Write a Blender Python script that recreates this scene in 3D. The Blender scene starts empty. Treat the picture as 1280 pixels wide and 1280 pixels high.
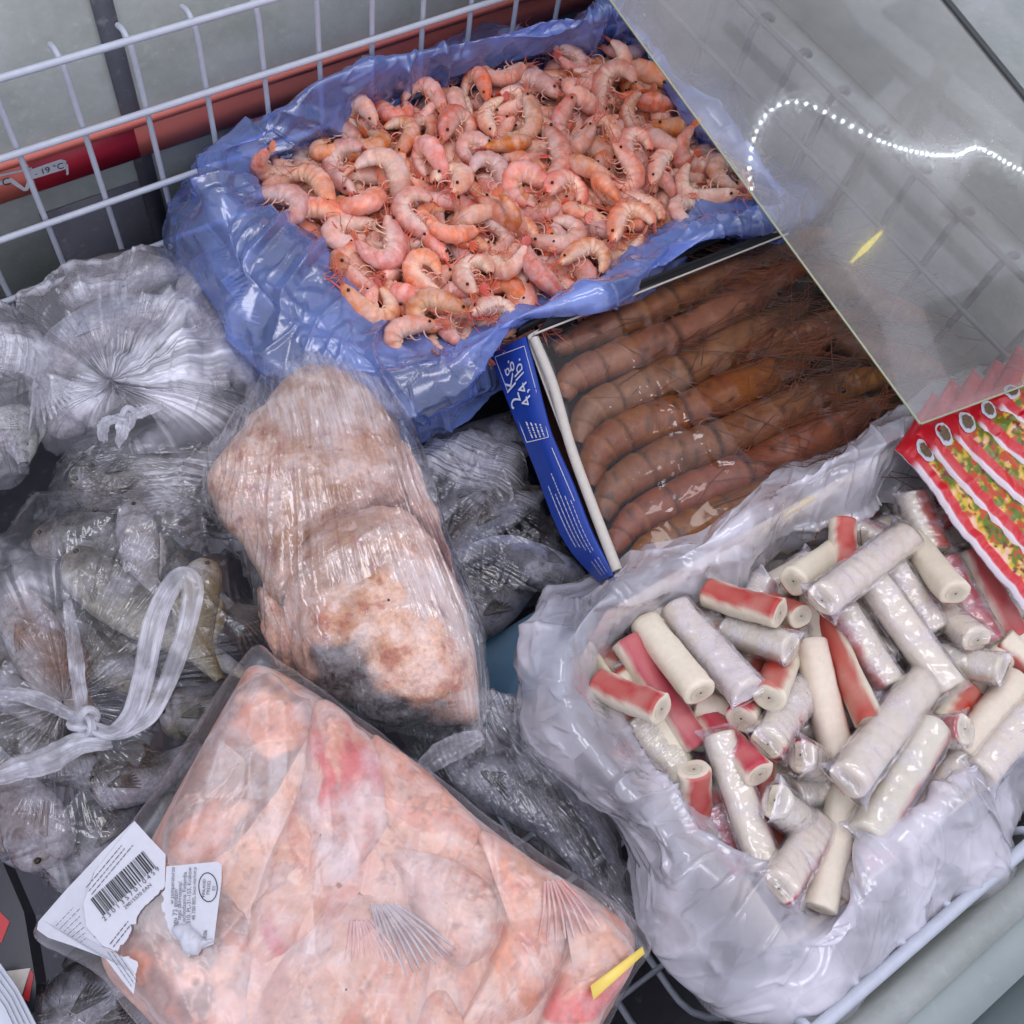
import bpy, math, random
import numpy as np
from mathutils import Matrix, Vector

# ------------------------------------------------------------------ camera, world, lights, exposure
sc = bpy.context.scene
COL = sc.collection
F = 1244.0
AX = np.array([2950, -1590, 1244.]); AX /= np.linalg.norm(AX)
AD = np.array([-180, 640, 1244.]); AD -= AX * (AX @ AD); AD /= np.linalg.norm(AD)
AY = -np.cross(AD, AX); AZ = -AD
RW = np.stack([AX, AY, AZ])            # rows: world axes seen from the camera (right, down, forward)
CAM = np.array([0, 0, .8])
cam = bpy.data.cameras.new('camera'); cam_o = bpy.data.objects.new('camera', cam); COL.objects.link(cam_o)
cam.sensor_width = 36; cam.lens = 36 * F / 1280; cam.clip_start = .01; cam.clip_end = 50
M3 = np.stack([RW[:, 0], -RW[:, 1], -RW[:, 2]], axis=1)
M4 = Matrix([list(M3[i]) + [CAM[i]] for i in range(3)] + [[0, 0, 0, 1]])
cam_o.matrix_world = M4
sc.camera = cam_o

world = bpy.data.worlds.new('World'); sc.world = world; world.use_nodes = True
bg = world.node_tree.nodes['Background']
bg.inputs[0].default_value = (.81, .82, 1.0, 1); bg.inputs[1].default_value = .90


def area(name, loc, target, sx, sy, power, col):
    l = bpy.data.lights.new(name, 'AREA'); l.shape = 'RECTANGLE'; l.size = sx; l.size_y = sy
    l.energy = power; l.color = col
    o = bpy.data.objects.new(name, l); COL.objects.link(o); o.location = loc
    o.rotation_euler = (Vector(target) - Vector(loc)).to_track_quat('-Z', 'Y').to_euler()
    return o


area('ceiling_lamp', (-.25, .65, 2.2), (.3, .3, 0), 1.5, .5, 11, (.90, .90, 1.0))
area('ceiling_lamp', (1.0, .15, 2.4), (.4, .3, 0), .4, 1.4, 8, (1.0, .95, .93))
def lamp_seen_in(px, py, zp, z):
    d = RW @ np.array([(px - 640) / F, (py - 640) / F, 1.]); h = CAM + d * (zp - .8) / d[2]; d[2] = -d[2]; return h + d * (z - h[2]) / d[2]


sq_ = lamp_seen_in(928, 492, .017, 2.3)                        # small square ceiling lamp that glints on the prawn film
area('ceiling_lamp', sq_, (sq_[0], sq_[1] + .001, 0), .24, .24, 1.6, (.95, .93, 1.0))
area('ceiling_lamp', (.15, -1.0, 2.2), (.3, .2, 0), 1.5, .4, 8, (.90, .90, 1.0))
sc.view_settings.view_transform = 'Standard'; sc.view_settings.look = 'None'
sc.view_settings.exposure = 0.1; sc.view_settings.gamma = 1.0
sc.view_settings.use_curve_mapping = False
cy = sc.cycles
cy.max_bounces = 7; cy.transparent_max_bounces = 28; cy.diffuse_bounces = 3; cy.glossy_bounces = 3
cy.transmission_bounces = 6; cy.caustics_reflective = False; cy.caustics_refractive = False
cy.use_adaptive_sampling = True; cy.adaptive_threshold = .05; cy.use_denoising = True; cy.sample_clamp_indirect = 4

rng = np.random.default_rng(7)
random.seed(7)


# ------------------------------------------------------------------ helpers: geometry of the view
def ray(px, py): return RW @ np.array([(px - 640) / F, (py - 640) / F, 1.])
def P(px, py, z): d = ray(px, py); return CAM + d * (z - .8) / d[2]
def PYP(px, py, y): d = ray(px, py); return CAM + d * y / d[1]
def S(r, g, b):
    c = np.array([r, g, b]) / 255.; return tuple(np.where(c < .04045, c / 12.92, ((c + .055) / 1.055) ** 2.4))


# ------------------------------------------------------------------ helpers: noise
def _h(ix, iy, iz, seed):
    n = (ix * 374761393 + iy * 668265263 + iz * 1274126177 + seed * 144269504) & 0x7fffffff
    n = ((n ^ (n >> 13)) * 1274126177) & 0x7fffffff
    return ((n ^ (n >> 16)) & 0xffff) / 65535.


def noise(p, seed=0):
    p = np.asarray(p, float); i = np.floor(p).astype(np.int64); f = p - i; f = f * f * (3 - 2 * f); r = 0
    for dx in (0, 1):
        for dy in (0, 1):
            for dz in (0, 1):
                w = (f[..., 0] if dx else 1 - f[..., 0]) * (f[..., 1] if dy else 1 - f[..., 1]) * (f[..., 2] if dz else 1 - f[..., 2])
                r = r + w * _h(i[..., 0] + dx, i[..., 1] + dy, i[..., 2] + dz, seed)
    return r


def fbm(p, o=4, seed=0):
    p = np.asarray(p, float); a = .5; s = 0; t = 0
    for k in range(o): s = s + a * noise(p, seed + k * 17); t += a; p = p * 2.03 + 11.3; a *= .5
    return s / t


def sst(a, b, x): t = np.clip((x - a) / (b - a), 0, 1); return t * t * (3 - 2 * t)


def crumple(u, v, seed, f0=12., n=7, gain=1.0, fold=3):
    """folds of thin film; u, v in metres: a few broad facets, then thin, long creases"""
    r = np.random.default_rng(seed); h = 0
    q = np.stack([u, v, np.zeros_like(u)], -1)
    for k in range(n):
        a = r.uniform(0, math.pi); f = f0 * (1.42 ** k) * r.uniform(.8, 1.2); ru = np.cos(a) * u + np.sin(a) * v; rv = -np.sin(a) * u + np.cos(a) * v
        mk_ = sst(.42, .60, noise(q * f * .5 + 31, seed + 50 + k))
        if k < fold:
            t = ru * f + noise(q * f * .35, seed + k) * 1.3 + r.uniform(); tri = np.abs(2 * (t - np.floor(t)) - 1)
            h = h + (tri - .5) * mk_ / f * gain
        else:
            nz = noise(np.stack([ru * f, rv * f * .22, 0 * u + k], -1), seed + 7 * k); rd = np.clip(1 - np.abs(nz - .5) / .10, 0, 1)
            h = h + rd * mk_ / f * gain * .9
    return h


# ------------------------------------------------------------------ helpers: meshes and objects
def mesh(name, V, Fc, col=None, uv=None, smooth=True):
    me = bpy.data.meshes.new(name); V = np.asarray(V, np.float32)
    if isinstance(Fc, np.ndarray):
        k = Fc.shape[1]
        me.vertices.add(len(V)); me.vertices.foreach_set('co', V.ravel())
        me.loops.add(Fc.size); me.loops.foreach_set('vertex_index', Fc.astype(np.int32).ravel())
        me.polygons.add(len(Fc)); me.polygons.foreach_set('loop_start', np.arange(0, Fc.size, k, dtype=np.int32))
        me.update(calc_edges=True); me.validate()
    else:
        me.from_pydata([tuple(map(float, v)) for v in V], [], [tuple(map(int, f)) for f in Fc]); me.update()
    if smooth: me.polygons.foreach_set('use_smooth', np.ones(len(me.polygons), bool))
    if col is not None:
        c = np.ones((len(V), 4), np.float32); c[:, :3] = np.clip(col, 0, 1)
        a = me.color_attributes.new('Col', 'FLOAT_COLOR', 'POINT'); a.data.foreach_set('color', c.ravel())
    if uv is not None:
        li = np.zeros(len(me.loops), np.int32); me.loops.foreach_get('vertex_index', li)
        l = me.uv_layers.new(name='UVMap'); l.data.foreach_set('uv', np.asarray(uv, np.float32)[li].ravel())
    return me


def tag(o, label=None, cat=None, group=None, kind=None):
    if label: o['label'] = label
    if cat: o['category'] = cat
    if group: o['group'] = group
    if kind: o['kind'] = kind
    return o


def put(name, me, mat, parent=None, M=None):
    o = bpy.data.objects.new(name, me); COL.objects.link(o)
    if mat is not None and not me.materials: me.materials.append(mat)
    if parent is not None: o.parent = parent
    if M is not None: o.matrix_local = M
    return o


def mk(name, V, Fc, mat, parent=None, col=None, uv=None, smooth=True):
    """world-space vertices -> object with its origin in its middle"""
    V = np.asarray(V, float); c = (V.min(0) + V.max(0)) / 2; c[2] = V[:, 2].min()
    if col is None and mat is not None and mat.name in FP: col = film_layer(V, *FP[mat.name])
    o = put(name, mesh(name, V - c, Fc, col, uv, smooth), mat)
    o.location = c
    if parent is not None:
        o.parent = parent; o.matrix_parent_inverse = Matrix.Translation(-Vector(parent['_w']))
    o['_w'] = [float(x) for x in c]
    if parent is not None and '_g' in parent: pass
    return o


def empty(name, loc):
    o = bpy.data.objects.new(name, None); COL.objects.link(o); o.location = loc; o.empty_display_size = .02
    o['_w'] = [float(x) for x in loc]; return o


def grid_faces(nu, nv, cu=False):
    """vertex index = i*nv + j"""
    iu = np.arange(nu if cu else nu - 1); j = np.arange(nv - 1)
    I, J = np.meshgrid(iu, j, indexing='ij'); I2 = (I + 1) % nu
    return np.stack([I * nv + J, I2 * nv + J, I2 * nv + J + 1, I * nv + J + 1], -1).reshape(-1, 4)


def spline(pts, n, closed=True):
    p = np.asarray(pts, float); k = len(p)
    t = np.arange(n) * (k / n) if closed else np.linspace(0, k - 1, n)
    i = np.floor(t).astype(int); f = (t - i)[:, None]
    if not closed: i = np.minimum(i, k - 2); f = (t - i)[:, None]
    g = (lambda a: p[a % k]) if closed else (lambda a: p[np.clip(a, 0, k - 1)])
    a, b, c, d = g(i - 1), g(i), g(i + 1), g(i + 2)
    return .5 * (2 * b + (c - a) * f + (2 * a - 5 * b + 4 * c - d) * f ** 2 + (3 * b - a - 3 * c + d) * f ** 3)


def normals(G, closed):
    du = (np.roll(G, -1, 0) - np.roll(G, 1, 0)) if closed else np.gradient(G, axis=0)
    dv = np.gradient(G, axis=1); n = np.cross(du, dv)
    return n / (np.linalg.norm(n, axis=-1, keepdims=True) + 1e-12)


def tube(path, r, m=8, cap=True):
    p = np.asarray(path, float); n = len(p); r = np.broadcast_to(r, (n,)) if np.ndim(r) else np.full(n, r)
    t = np.gradient(p, axis=0); t /= np.linalg.norm(t, axis=1, keepdims=True) + 1e-12
    up = np.array([0, 0, 1.]) if abs(t[0, 2]) < .9 else np.array([1., 0, 0])
    V = []
    for i in range(n):
        s = np.cross(t[i], up); s /= np.linalg.norm(s) + 1e-12; w = np.cross(s, t[i]); up = w
        a = np.arange(m) * 2 * math.pi / m
        V.append(p[i] + r[i] * (np.cos(a)[:, None] * s + np.sin(a)[:, None] * w))
    V = np.array(V).reshape(-1, 3)
    Fc = grid_faces(n, m + 1)
    Fc = np.array([[i * m + j, (i + 1) * m + j, (i + 1) * m + (j + 1) % m, i * m + (j + 1) % m] for i in range(n - 1) for j in range(m)])
    return V, Fc


def join(parts):
    V = []; Fc = []; o = 0
    for v, f in parts: V.append(v); Fc.append(np.asarray(f) + o); o += len(v)
    return np.concatenate(V), np.concatenate(Fc)


def box(c, s, bev=0):
    c = np.array(c); s = np.array(s) / 2
    V = np.array([[x, y, z] for x in (-1, 1) for y in (-1, 1) for z in (-1, 1)]) * s + c
    return V, np.array([[0, 1, 3, 2], [4, 6, 7, 5], [0, 4, 5, 1], [2, 3, 7, 6], [0, 2, 6, 4], [1, 5, 7, 3]])


def hexa(top, bot):
    """solid between a top quad and a bottom quad"""
    V = np.array(list(top) + list(bot)); 
    return V, np.array([[0, 1, 2, 3], [7, 6, 5, 4], [0, 4, 5, 1], [1, 5, 6, 2], [2, 6, 7, 3], [3, 7, 4, 0]])


def sphere(c, r, n=8, m=6, sc_=(1, 1, 1)):
    V = []; 
    for j in range(m + 1):
        b = math.pi * j / m
        for i in range(n):
            a = 2 * math.pi * i / n; V.append([math.sin(b) * math.cos(a) * r * sc_[0], math.sin(b) * math.sin(a) * r * sc_[1], math.cos(b) * r * sc_[2]])
    Fc = [[j * n + i, (j + 1) * n + i, (j + 1) * n + (i + 1) % n, j * n + (i + 1) % n] for j in range(m) for i in range(n)]
    return np.array(V) + np.array(c), np.array(Fc)


def loft(rings, M, L, amp, seed, f0=12., n=7, fade=None, gain=None):
    """closed film surface through rings of (px, py, z); columns run round, rows run across"""
    K = np.array([[P(*q) for q in r] for r in rings])              # K, N, 3
    A = np.array([spline(r, M) for r in K])                        # K, M, 3
    G = np.array([spline(A[:, i], L, False) for i in range(M)])    # M, L, 3
    du = np.linalg.norm(np.roll(G, -1, 0) - G, axis=-1).mean(1); u = np.cumsum(du)[:, None] + 0 * G[..., 0]
    dv = np.linalg.norm(np.diff(G, axis=1), axis=-1).mean(0); v = np.concatenate([[0], np.cumsum(dv)])[None] + 0 * G[..., 0]
    h = crumple(u, v, seed, f0, n) * amp
    w = np.minimum(1, np.minimum(u, u[-1:] - u) / .02)             # no step where the ring closes
    nn = normals(G, True)
    G = G + nn * (h * w)[..., None]
    uv = np.stack([u, v], -1).reshape(-1, 2)
    return G, grid_faces(M, L, True), uv


def pillow(outline, zb, H, Hb, centre=None, nt=160, nr=50, p=2.2, amp=0., seed=0, f0=14., n=6, knot=0., fn=None, radial=0., zfun=None, full=True, jit=0.):
    """closed bag or lump: outline in pixels at height zb, dome H above and Hb below; polar round `centre`"""
    o = np.array(outline, float)
    zz = np.full(len(o), zb) if zfun is None else np.array([zfun(*q) for q in o])
    O = spline(np.array([P(q[0], q[1], z) for q, z in zip(o, zz)]), nt)
    C = P(*(centre if centre is not None else o.mean(0)), zb if zfun is None else float(np.mean(zz)))
    if jit: th0 = np.arange(nt) / nt * 2 * math.pi; O = C + (O - C) * (1 + jit * (fbm(np.stack([np.cos(th0) * 3, np.sin(th0) * 3, 0 * th0 + seed], 1), 4, seed) - .5))[:, None]
    vt = np.linspace(0.012, 1, nr); nb = max(6, nr // 3)
    vb = np.linspace(1, .02, nb)[1:]
    r = np.concatenate([vt, vb]) if full else vt
    sgn = np.concatenate([np.ones(nr), -np.ones(nb - 1)]) if full else np.ones(nr)
    G = C + (O - C)[:, None] * r[None, :, None]
    prof = np.clip(1 - r ** p, 0, 1) ** .62
    G[..., 2] += np.where(sgn > 0, prof * H, -prof * Hb)[None]
    if knot: G[..., 2] += (np.where(sgn > 0, np.exp(-r / .07), 0) * knot)[None]
    th = np.arange(nt) / nt; R0 = np.linalg.norm(O - C, axis=1).mean()
    if amp or radial or fn:
        nn = normals(G, True)
        if nn[:, 2:nr // 2, 2].mean() < 0: nn = -nn
        h = crumple(G[..., 0] + .2 * G[..., 2], G[..., 1] + .2 * G[..., 2], seed, f0, n) * amp
        if radial:
            rr = r[None]; q = np.stack([np.cos(th * 2 * math.pi)[:, None] * 16 + 0 * rr, np.sin(th * 2 * math.pi)[:, None] * 16 + 0 * rr, rr * 1.2 + 0 * th[:, None]], -1)
            rd = np.abs(noise(q, seed + 5) - .5) + .5 * np.abs(noise(q * 2.1, seed + 6) - .5)
            h = h + (.25 - rd) * radial * (np.exp(-rr / .45) * np.minimum(1, rr / .08))
        if fn: h = h + fn(G)
        G = G + nn * h[..., None]
    thw = th + .035 * (fbm(np.stack([np.cos(th * 6.2832) * 2.2, np.sin(th * 6.2832) * 2.2, 0 * th + seed], 1), 3, seed + 9) - .5) * 4
    uv = np.stack([np.broadcast_to(thw[:, None], G.shape[:2]), np.broadcast_to((r * sgn)[None], G.shape[:2]) * R0 * 4], -1).reshape(-1, 2)
    return G, grid_faces(nt, G.shape[1], True), uv


# ------------------------------------------------------------------ helpers: materials
def new_mat(name):
    m = bpy.data.materials.new(name); m.use_nodes = True; nt = m.node_tree
    for nd in list(nt.nodes):
        if nd.type != 'OUTPUT_MATERIAL': nt.nodes.remove(nd)
    out = [nd for nd in nt.nodes if nd.type == 'OUTPUT_MATERIAL'][0]

    def N(t, **k):
        nd = nt.nodes.new('ShaderNode' + t)
        for a, b in k.items():
            if a.startswith('i_'):
                key = a[2:]; s = nd.inputs[int(key) if key.isdigit() else key.replace('_', ' ')]
                if hasattr(b, 'links') or isinstance(b, bpy.types.NodeSocket): nt.links.new(b, s)
                else: s.default_value = b
            else: setattr(nd, a, b)
        return nd
    return m, nt, N, out


def math_(N, op, a, b=None, c=None):
    k = dict(operation=op, i_0=a)
    if b is not None: k['i_1'] = b
    if c is not None: k['i_2'] = c
    return N('Math', **k).outputs[0]


def mapr(N, x, a, b, c, d): return N('MapRange', i_0=x, i_1=a, i_2=b, i_3=c, i_4=d).outputs[0]


def mixc(N, f, a, b, blend='MIX'):
    nd = N('Mix', data_type='RGBA', blend_type=blend)
    def s(i, v):
        if isinstance(v, bpy.types.NodeSocket): nd.id_data.links.new(v, nd.inputs[i])
        else: nd.inputs[i].default_value = v if i == 0 else (tuple(v) + (1,))[:4]
    s(0, f); s(6, a); s(7, b); return nd.outputs[2]


def mat_attr(name, rough=.5, sss=0., sssr=.004, nscale=200., bump=.15, vary=.12, coat=0., base=None, frost=0., frost_scale=60., rnd=0., spec=.5, fine=0., scales=0.):
    """base colour from the mesh's own colour layer, with grain, frost and relief"""
    m, nt, N, out = new_mat(name)
    tc = N('TexCoord').outputs['Object']
    c = N('VertexColor', layer_name='Col').outputs[0] if base is None else N('RGB').outputs[0]
    if base is not None: c.default_value = tuple(base) + (1,)
    n1 = N('TexNoise', i_Vector=tc, i_Scale=nscale, i_Detail=5., i_Roughness=.65).outputs[0]
    c = mixc(N, 1., c, N('CombineColor', i_0=mapr(N, n1, .3, .7, 1 - vary, 1 + vary), i_1=mapr(N, n1, .3, .7, 1 - vary, 1 + vary), i_2=mapr(N, n1, .3, .7, 1 - vary * .8, 1 + vary)).outputs[0], 'MULTIPLY')
    if rnd:
        rn = N('ObjectInfo').outputs['Random']
        hs = N('HueSaturation', i_Hue=mapr(N, rn, 0, 1, .5 - .012, .5 + .015), i_Saturation=mapr(N, math_(N, 'FRACT', math_(N, 'MULTIPLY', rn, 7.3)), 0, 1, 1 - rnd, 1 + rnd * .5), i_Value=mapr(N, math_(N, 'FRACT', math_(N, 'MULTIPLY', rn, 13.7)), 0, 1, 1 - rnd, 1 + rnd * .6), i_Color=c)
        c = hs.outputs[0]
    b = N('BsdfPrincipled', i_Roughness=rough)
    b.inputs['Specular IOR Level'].default_value = spec
    if frost:
        nf = N('TexNoise', i_Vector=tc, i_Scale=frost_scale, i_Detail=7., i_Roughness=.7).outputs[0]
        ff = mapr(N, nf, .45, .68, 0., frost)
        c = mixc(N, ff, c, (.78, .76, .78))
        nt.links.new(mapr(N, ff, 0, frost, rough, .75), b.inputs['Roughness'])
    nt.links.new(c, b.inputs['Base Color'])
    if sss:
        b.inputs['Subsurface Weight'].default_value = sss; b.inputs['Subsurface Scale'].default_value = sssr
        b.inputs['Subsurface Radius'].default_value = (1, .45, .3)
    if coat: b.inputs['Coat Weight'].default_value = coat; b.inputs['Coat Roughness'].default_value = .12
    if bump:
        hgt = n1
        if fine: hgt = math_(N, 'ADD', n1, math_(N, 'MULTIPLY', N('TexNoise', i_Vector=tc, i_Scale=nscale * .25, i_Detail=3.).outputs[0], fine))
        if scales: hgt = math_(N, 'ADD', hgt, math_(N, 'MULTIPLY', N('TexVoronoi', i_Vector=tc, i_Scale=scales).outputs[0], .8))
        bp = N('Bump', i_Strength=bump, i_Distance=.002, i_Height=hgt); nt.links.new(bp.outputs[0], b.inputs['Normal'])
    nt.links.new(b.outputs[0], out.inputs[0])
    return m


FP = {}


def film(name, tint=(.985, .985, .99), milk=(.88, .89, .94), mlo=.03, mhi=.3, su=40., sv=3., rough=.12, bump=.5, nscale=45., edge=.35, spec=.35, vs=30., dist=.003, uvn=True, det=1.5, lines=.4, tlm=.35, ml=(.42, .66), facet=24., fk=.5):
    """thin plastic film: clear, milky along its stretch marks (a colour layer on the mesh), glossy on its creases"""
    m, nt, N, out = new_mat(name); FP[name] = (vs,)
    T = N('TexCoord')
    if uvn:
        mp = N('Mapping', i_Vector=T.outputs['UV']); mp.inputs['Scale'].default_value = (su, sv, 1); vec = mp.outputs[0]; nsc = 1.
    else: vec = T.outputs['Object']; nsc = nscale
    st = N('TexNoise', i_Vector=vec, i_Scale=nsc, i_Detail=det, i_Roughness=.5).outputs[0]
    rid = mapr(N, math_(N, 'ABSOLUTE', math_(N, 'SUBTRACT', st, .5)), 0., .09, 1., 0.)        # thin crease lines
    at = N('VertexColor', layer_name='Col').outputs[0]
    hs = math_(N, 'MULTIPLY', math_(N, 'ADD', math_(N, 'MULTIPLY', rid, .35), math_(N, 'MULTIPLY', st, 1.2)), dist * bump)
    for q_, w_ in (((facet, 1.), (facet * 2.7, .8)) if fk else ()):               # flat facets with straight creases between them
        vo = N('TexVoronoi', i_Vector=T.outputs['Object'], i_Scale=q_)
        dv = N('VectorMath', operation='SUBTRACT', i_0=T.outputs['Object'], i_1=vo.outputs['Position']).outputs[0]
        rv = N('VectorMath', operation='SUBTRACT', i_0=vo.outputs['Color'], i_1=(.5, .5, .5)).outputs[0]
        hs = math_(N, 'ADD', hs, math_(N, 'MULTIPLY', N('VectorMath', operation='DOT_PRODUCT', i_0=dv, i_1=rv).outputs['Value'], fk * w_))
    bp = N('Bump', i_Strength=1., i_Distance=1., i_Height=hs).outputs[0]
    lw = N('LayerWeight', i_Blend=.5, i_Normal=bp).outputs['Facing']
    at0 = N('SeparateColor', i_0=at).outputs[0]
    msk = mapr(N, at0, ml[0], ml[1], 0., 1.)
    mf = mapr(N, math_(N, 'ADD', math_(N, 'MULTIPLY', math_(N, 'MULTIPLY', rid, lines), msk), math_(N, 'MULTIPLY', math_(N, 'SUBTRACT', at0, .35), 1.6)), 0., 1., mlo, mhi)
    mf = math_(N, 'MINIMUM', math_(N, 'ADD', mf, math_(N, 'MULTIPLY', math_(N, 'POWER', lw, 3.), edge)), .97)
    tr = N('BsdfTransparent', i_Color=tuple(tint) + (1,)).outputs[0]
    df = N('BsdfDiffuse', i_Color=tuple(milk) + (1,), i_Normal=bp).outputs[0]
    tl = N('BsdfTranslucent', i_Color=tuple(milk) + (1,), i_Normal=bp).outputs[0]
    mk_ = N('MixShader', i_0=tlm, i_1=df, i_2=tl).outputs[0]
    a = N('MixShader', i_0=mf, i_1=tr, i_2=mk_).outputs[0]
    gl = N('BsdfGlossy', i_Color=(1, 1, 1, 1), i_Roughness=rough, i_Normal=bp).outputs[0]
    fr = math_(N, 'MULTIPLY_ADD', math_(N, 'POWER', lw, 5.), .9, .05)
    gf = math_(N, 'MINIMUM', math_(N, 'MULTIPLY', fr, spec * 4), .7)
    s = N('MixShader', i_0=gf, i_1=a, i_2=gl).outputs[0]
    nt.links.new(s, out.inputs[0]); return m


def film_layer(V, vs):
    big = fbm(V * vs * .35, 3, 301); sm = fbm(V * vs * 1.7 + 5, 4, 302)
    return np.tile(np.clip(.5 + (big - .5) * 1.3 + (sm - .5) * .9, 0, 1)[:, None], (1, 3))


def plain(name, c, rough=.5, metal=0., bump=0., scale=60., vary=.05, spec=.5):
    return mat_attr(name, rough=rough, base=c, nscale=scale, bump=bump, vary=vary, spec=spec)


MT = {}
MT['wire'] = plain('white_coated_wire', S(186, 192, 202), .35, vary=.06, scale=90)
MT['ink'] = plain('black_ink', (.02, .02, .025), .6)
MT['white_ink'] = plain('white_ink', (.8, .82, .85), .6)
MT['paper'] = plain('label_paper', S(196, 198, 205), .55, bump=.1, scale=150, vary=.04)
MT['blue_card'] = plain('blue_cardboard', S(28, 62, 150), .38, bump=.06, scale=120, vary=.1)
MT['card'] = plain('cream_cardboard', S(214, 200, 170), .7, bump=.15, scale=120, vary=.08)
MT['grey_card'] = plain('white_card', S(196, 190, 178), .6, bump=.1, scale=150, vary=.07)
MT['dark'] = plain('black_card', (.012, .013, .016), .5, vary=.2)
MT['shrimp'] = mat_attr('shrimp_shell', rough=.36, sss=.22, sssr=.006, nscale=220, bump=.2, vary=.14, rnd=.26, frost=.46, frost_scale=40)
MT['shrimp_leg'] = mat_attr('shrimp_leg', rough=.4, nscale=200, bump=0, vary=.1, rnd=.12)
MT['eye'] = plain('black_eye', (.008, .008, .01), .15)
MT['prawn'] = mat_attr('prawn_shell', rough=.36, sss=.04, sssr=.006, nscale=170, bump=.3, vary=.2, rnd=.12, fine=.6)
MT['stick'] = mat_attr('crab_stick', rough=.42, sss=.2, sssr=.006, nscale=160, bump=.16, vary=.06, rnd=.06, fine=.5)
MT['salmon'] = mat_attr('salmon_flesh', rough=.5, sss=.2, sssr=.008, nscale=150, bump=.3, vary=.14, frost=.40, frost_scale=28, fine=.8)
MT['frozen'] = mat_attr('frosted_salmon', rough=.5, sss=.1, sssr=.006, nscale=260, bump=.7, vary=.25, frost=.34, frost_scale=36, fine=1.)
MT['fish'] = mat_attr('fish_skin', rough=.35, nscale=230, bump=.35, vary=.4, frost=.12, frost_scale=40, scales=420)
MT['blue_film'] = film('blue_film', tint=(.50, .64, 1.0), milk=(.30, .44, 1.0), mlo=.24, mhi=.82, rough=.17, bump=.1, uvn=False, nscale=34, edge=.3, spec=.55, vs=11, tlm=.25, lines=.15, facet=17., fk=.26)
MT['white_film'] = film('white_film', tint=(.98, .97, 1.0), milk=(.94, .92, 1.0), mlo=.32, mhi=.90, rough=.17, bump=.08, uvn=False, nscale=30, edge=.3, spec=.5, vs=9, tlm=.08, lines=.12, facet=15., fk=.3)
MT['clear'] = film('clear_film', milk=(.95, .94, 1.0), mlo=.0, mhi=.50, su=46, sv=.6, rough=.1, bump=.4, edge=.12, spec=.42, vs=12, lines=1.2, tlm=.15, facet=16., fk=.17, dist=.004)
MT['clear_tight'] = film('tight_film', milk=(.96, .94, .96), mlo=.0, mhi=.30, su=44, sv=.5, rough=.12, bump=.3, edge=.25, spec=.6, vs=12, lines=1.2, tlm=.15, facet=20., fk=.2, dist=.004)
MT['clear_white'] = film('milky_film', milk=(.92, .92, 1.0), mlo=.12, mhi=.95, su=44, sv=.6, rough=.2, bump=.4, edge=.25, spec=.4, vs=11, lines=.8, tlm=.12, ml=(.34, .60), facet=18., fk=.25, dist=.004)
MT['wrap'] = film('stick_wrapper', milk=(.92, .89, 1.0), mlo=.02, mhi=.40, su=7, sv=3, rough=.16, bump=.12, edge=.2, spec=.5, dist=.0015, vs=40, tlm=.3, facet=60., fk=.25)
MT['vac'] = film('vacuum_film', milk=(.93, .88, .97), mlo=.0, mhi=.16, rough=.24, bump=.08, uvn=False, nscale=20, edge=.2, spec=.32, vs=9, lines=.1, tlm=.2, facet=10., fk=.10)
MT['tray_film'] = film('tray_film', milk=(.6, .55, .5), mlo=.0, mhi=.03, rough=.05, bump=.10, uvn=False, nscale=30, edge=.0, spec=.19, vs=12, facet=20., fk=.035)
MT['ribbon'] = film('handle_film', milk=(.92, .92, 1.0), mlo=.28, mhi=.88, su=14, sv=3, rough=.22, bump=.3, edge=.2, spec=.3, vs=60, tlm=.25, facet=60., fk=.2)


def planar_uv(V, a, b):
    """streaks run from pixel a to pixel b"""
    A, B = P(*a, 0)[:2], P(*b, 0)[:2]; d = (B - A) / np.linalg.norm(B - A); q = V[:, :2] - A
    w = (noise(V * 9, 66) - .5) * .03
    return np.stack([(q @ np.array([-d[1], d[0]]) + w) * 4, (q @ d) * 4], 1)

# ------------------------------------------------------------------ setting: the inside of the chest freezer
def wall_mat(name, c1, c2, scale):
    m, nt, N, out = new_mat(name)
    tc = N('TexCoord').outputs['Object']
    n1 = N('TexNoise', i_Vector=tc, i_Scale=scale, i_Detail=8., i_Roughness=.7).outputs[0]
    n2 = N('TexNoise', i_Vector=tc, i_Scale=scale * 14, i_Detail=4., i_Roughness=.6).outputs[0]
    c = mixc(N, mapr(N, n1, .35, .68, 0., 1.), c1, c2)
    c = mixc(N, mapr(N, n2, .58, .76, 0., .12), c, (.75, .78, .82))
    b = N('BsdfPrincipled', i_Base_Color=c, i_Roughness=.55)
    nt.links.new(N('Bump', i_Strength=.35, i_Distance=.004, i_Height=math_(N, 'ADD', n1, math_(N, 'MULTIPLY', n2, .3))).outputs[0], b.inputs['Normal'])
    nt.links.new(b.outputs[0], out.inputs[0]); return m


MT['liner'] = wall_mat('frosted_liner', S(132, 140, 132), S(164, 168, 166), 7.)
MT['frame'] = wall_mat('grey_green_frame', S(138, 150, 148), S(152, 162, 160), 3.)
MT['frame_dark'] = wall_mat('dark_frame', S(84, 96, 98), S(98, 110, 110), 3.)
MT['floor'] = wall_mat('freezer_floor', S(52, 52, 58), S(70, 70, 78), 6.)


def struct(name, V, Fc, mat): o = mk(name, V, Fc, mat, smooth=False); o['kind'] = 'structure'; return o


YB, XR, YF = .87, .90, -.20
struct('floor', *box((.2, .33, -.36), (2.0, 1.3, .04)), MT['floor'])
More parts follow.
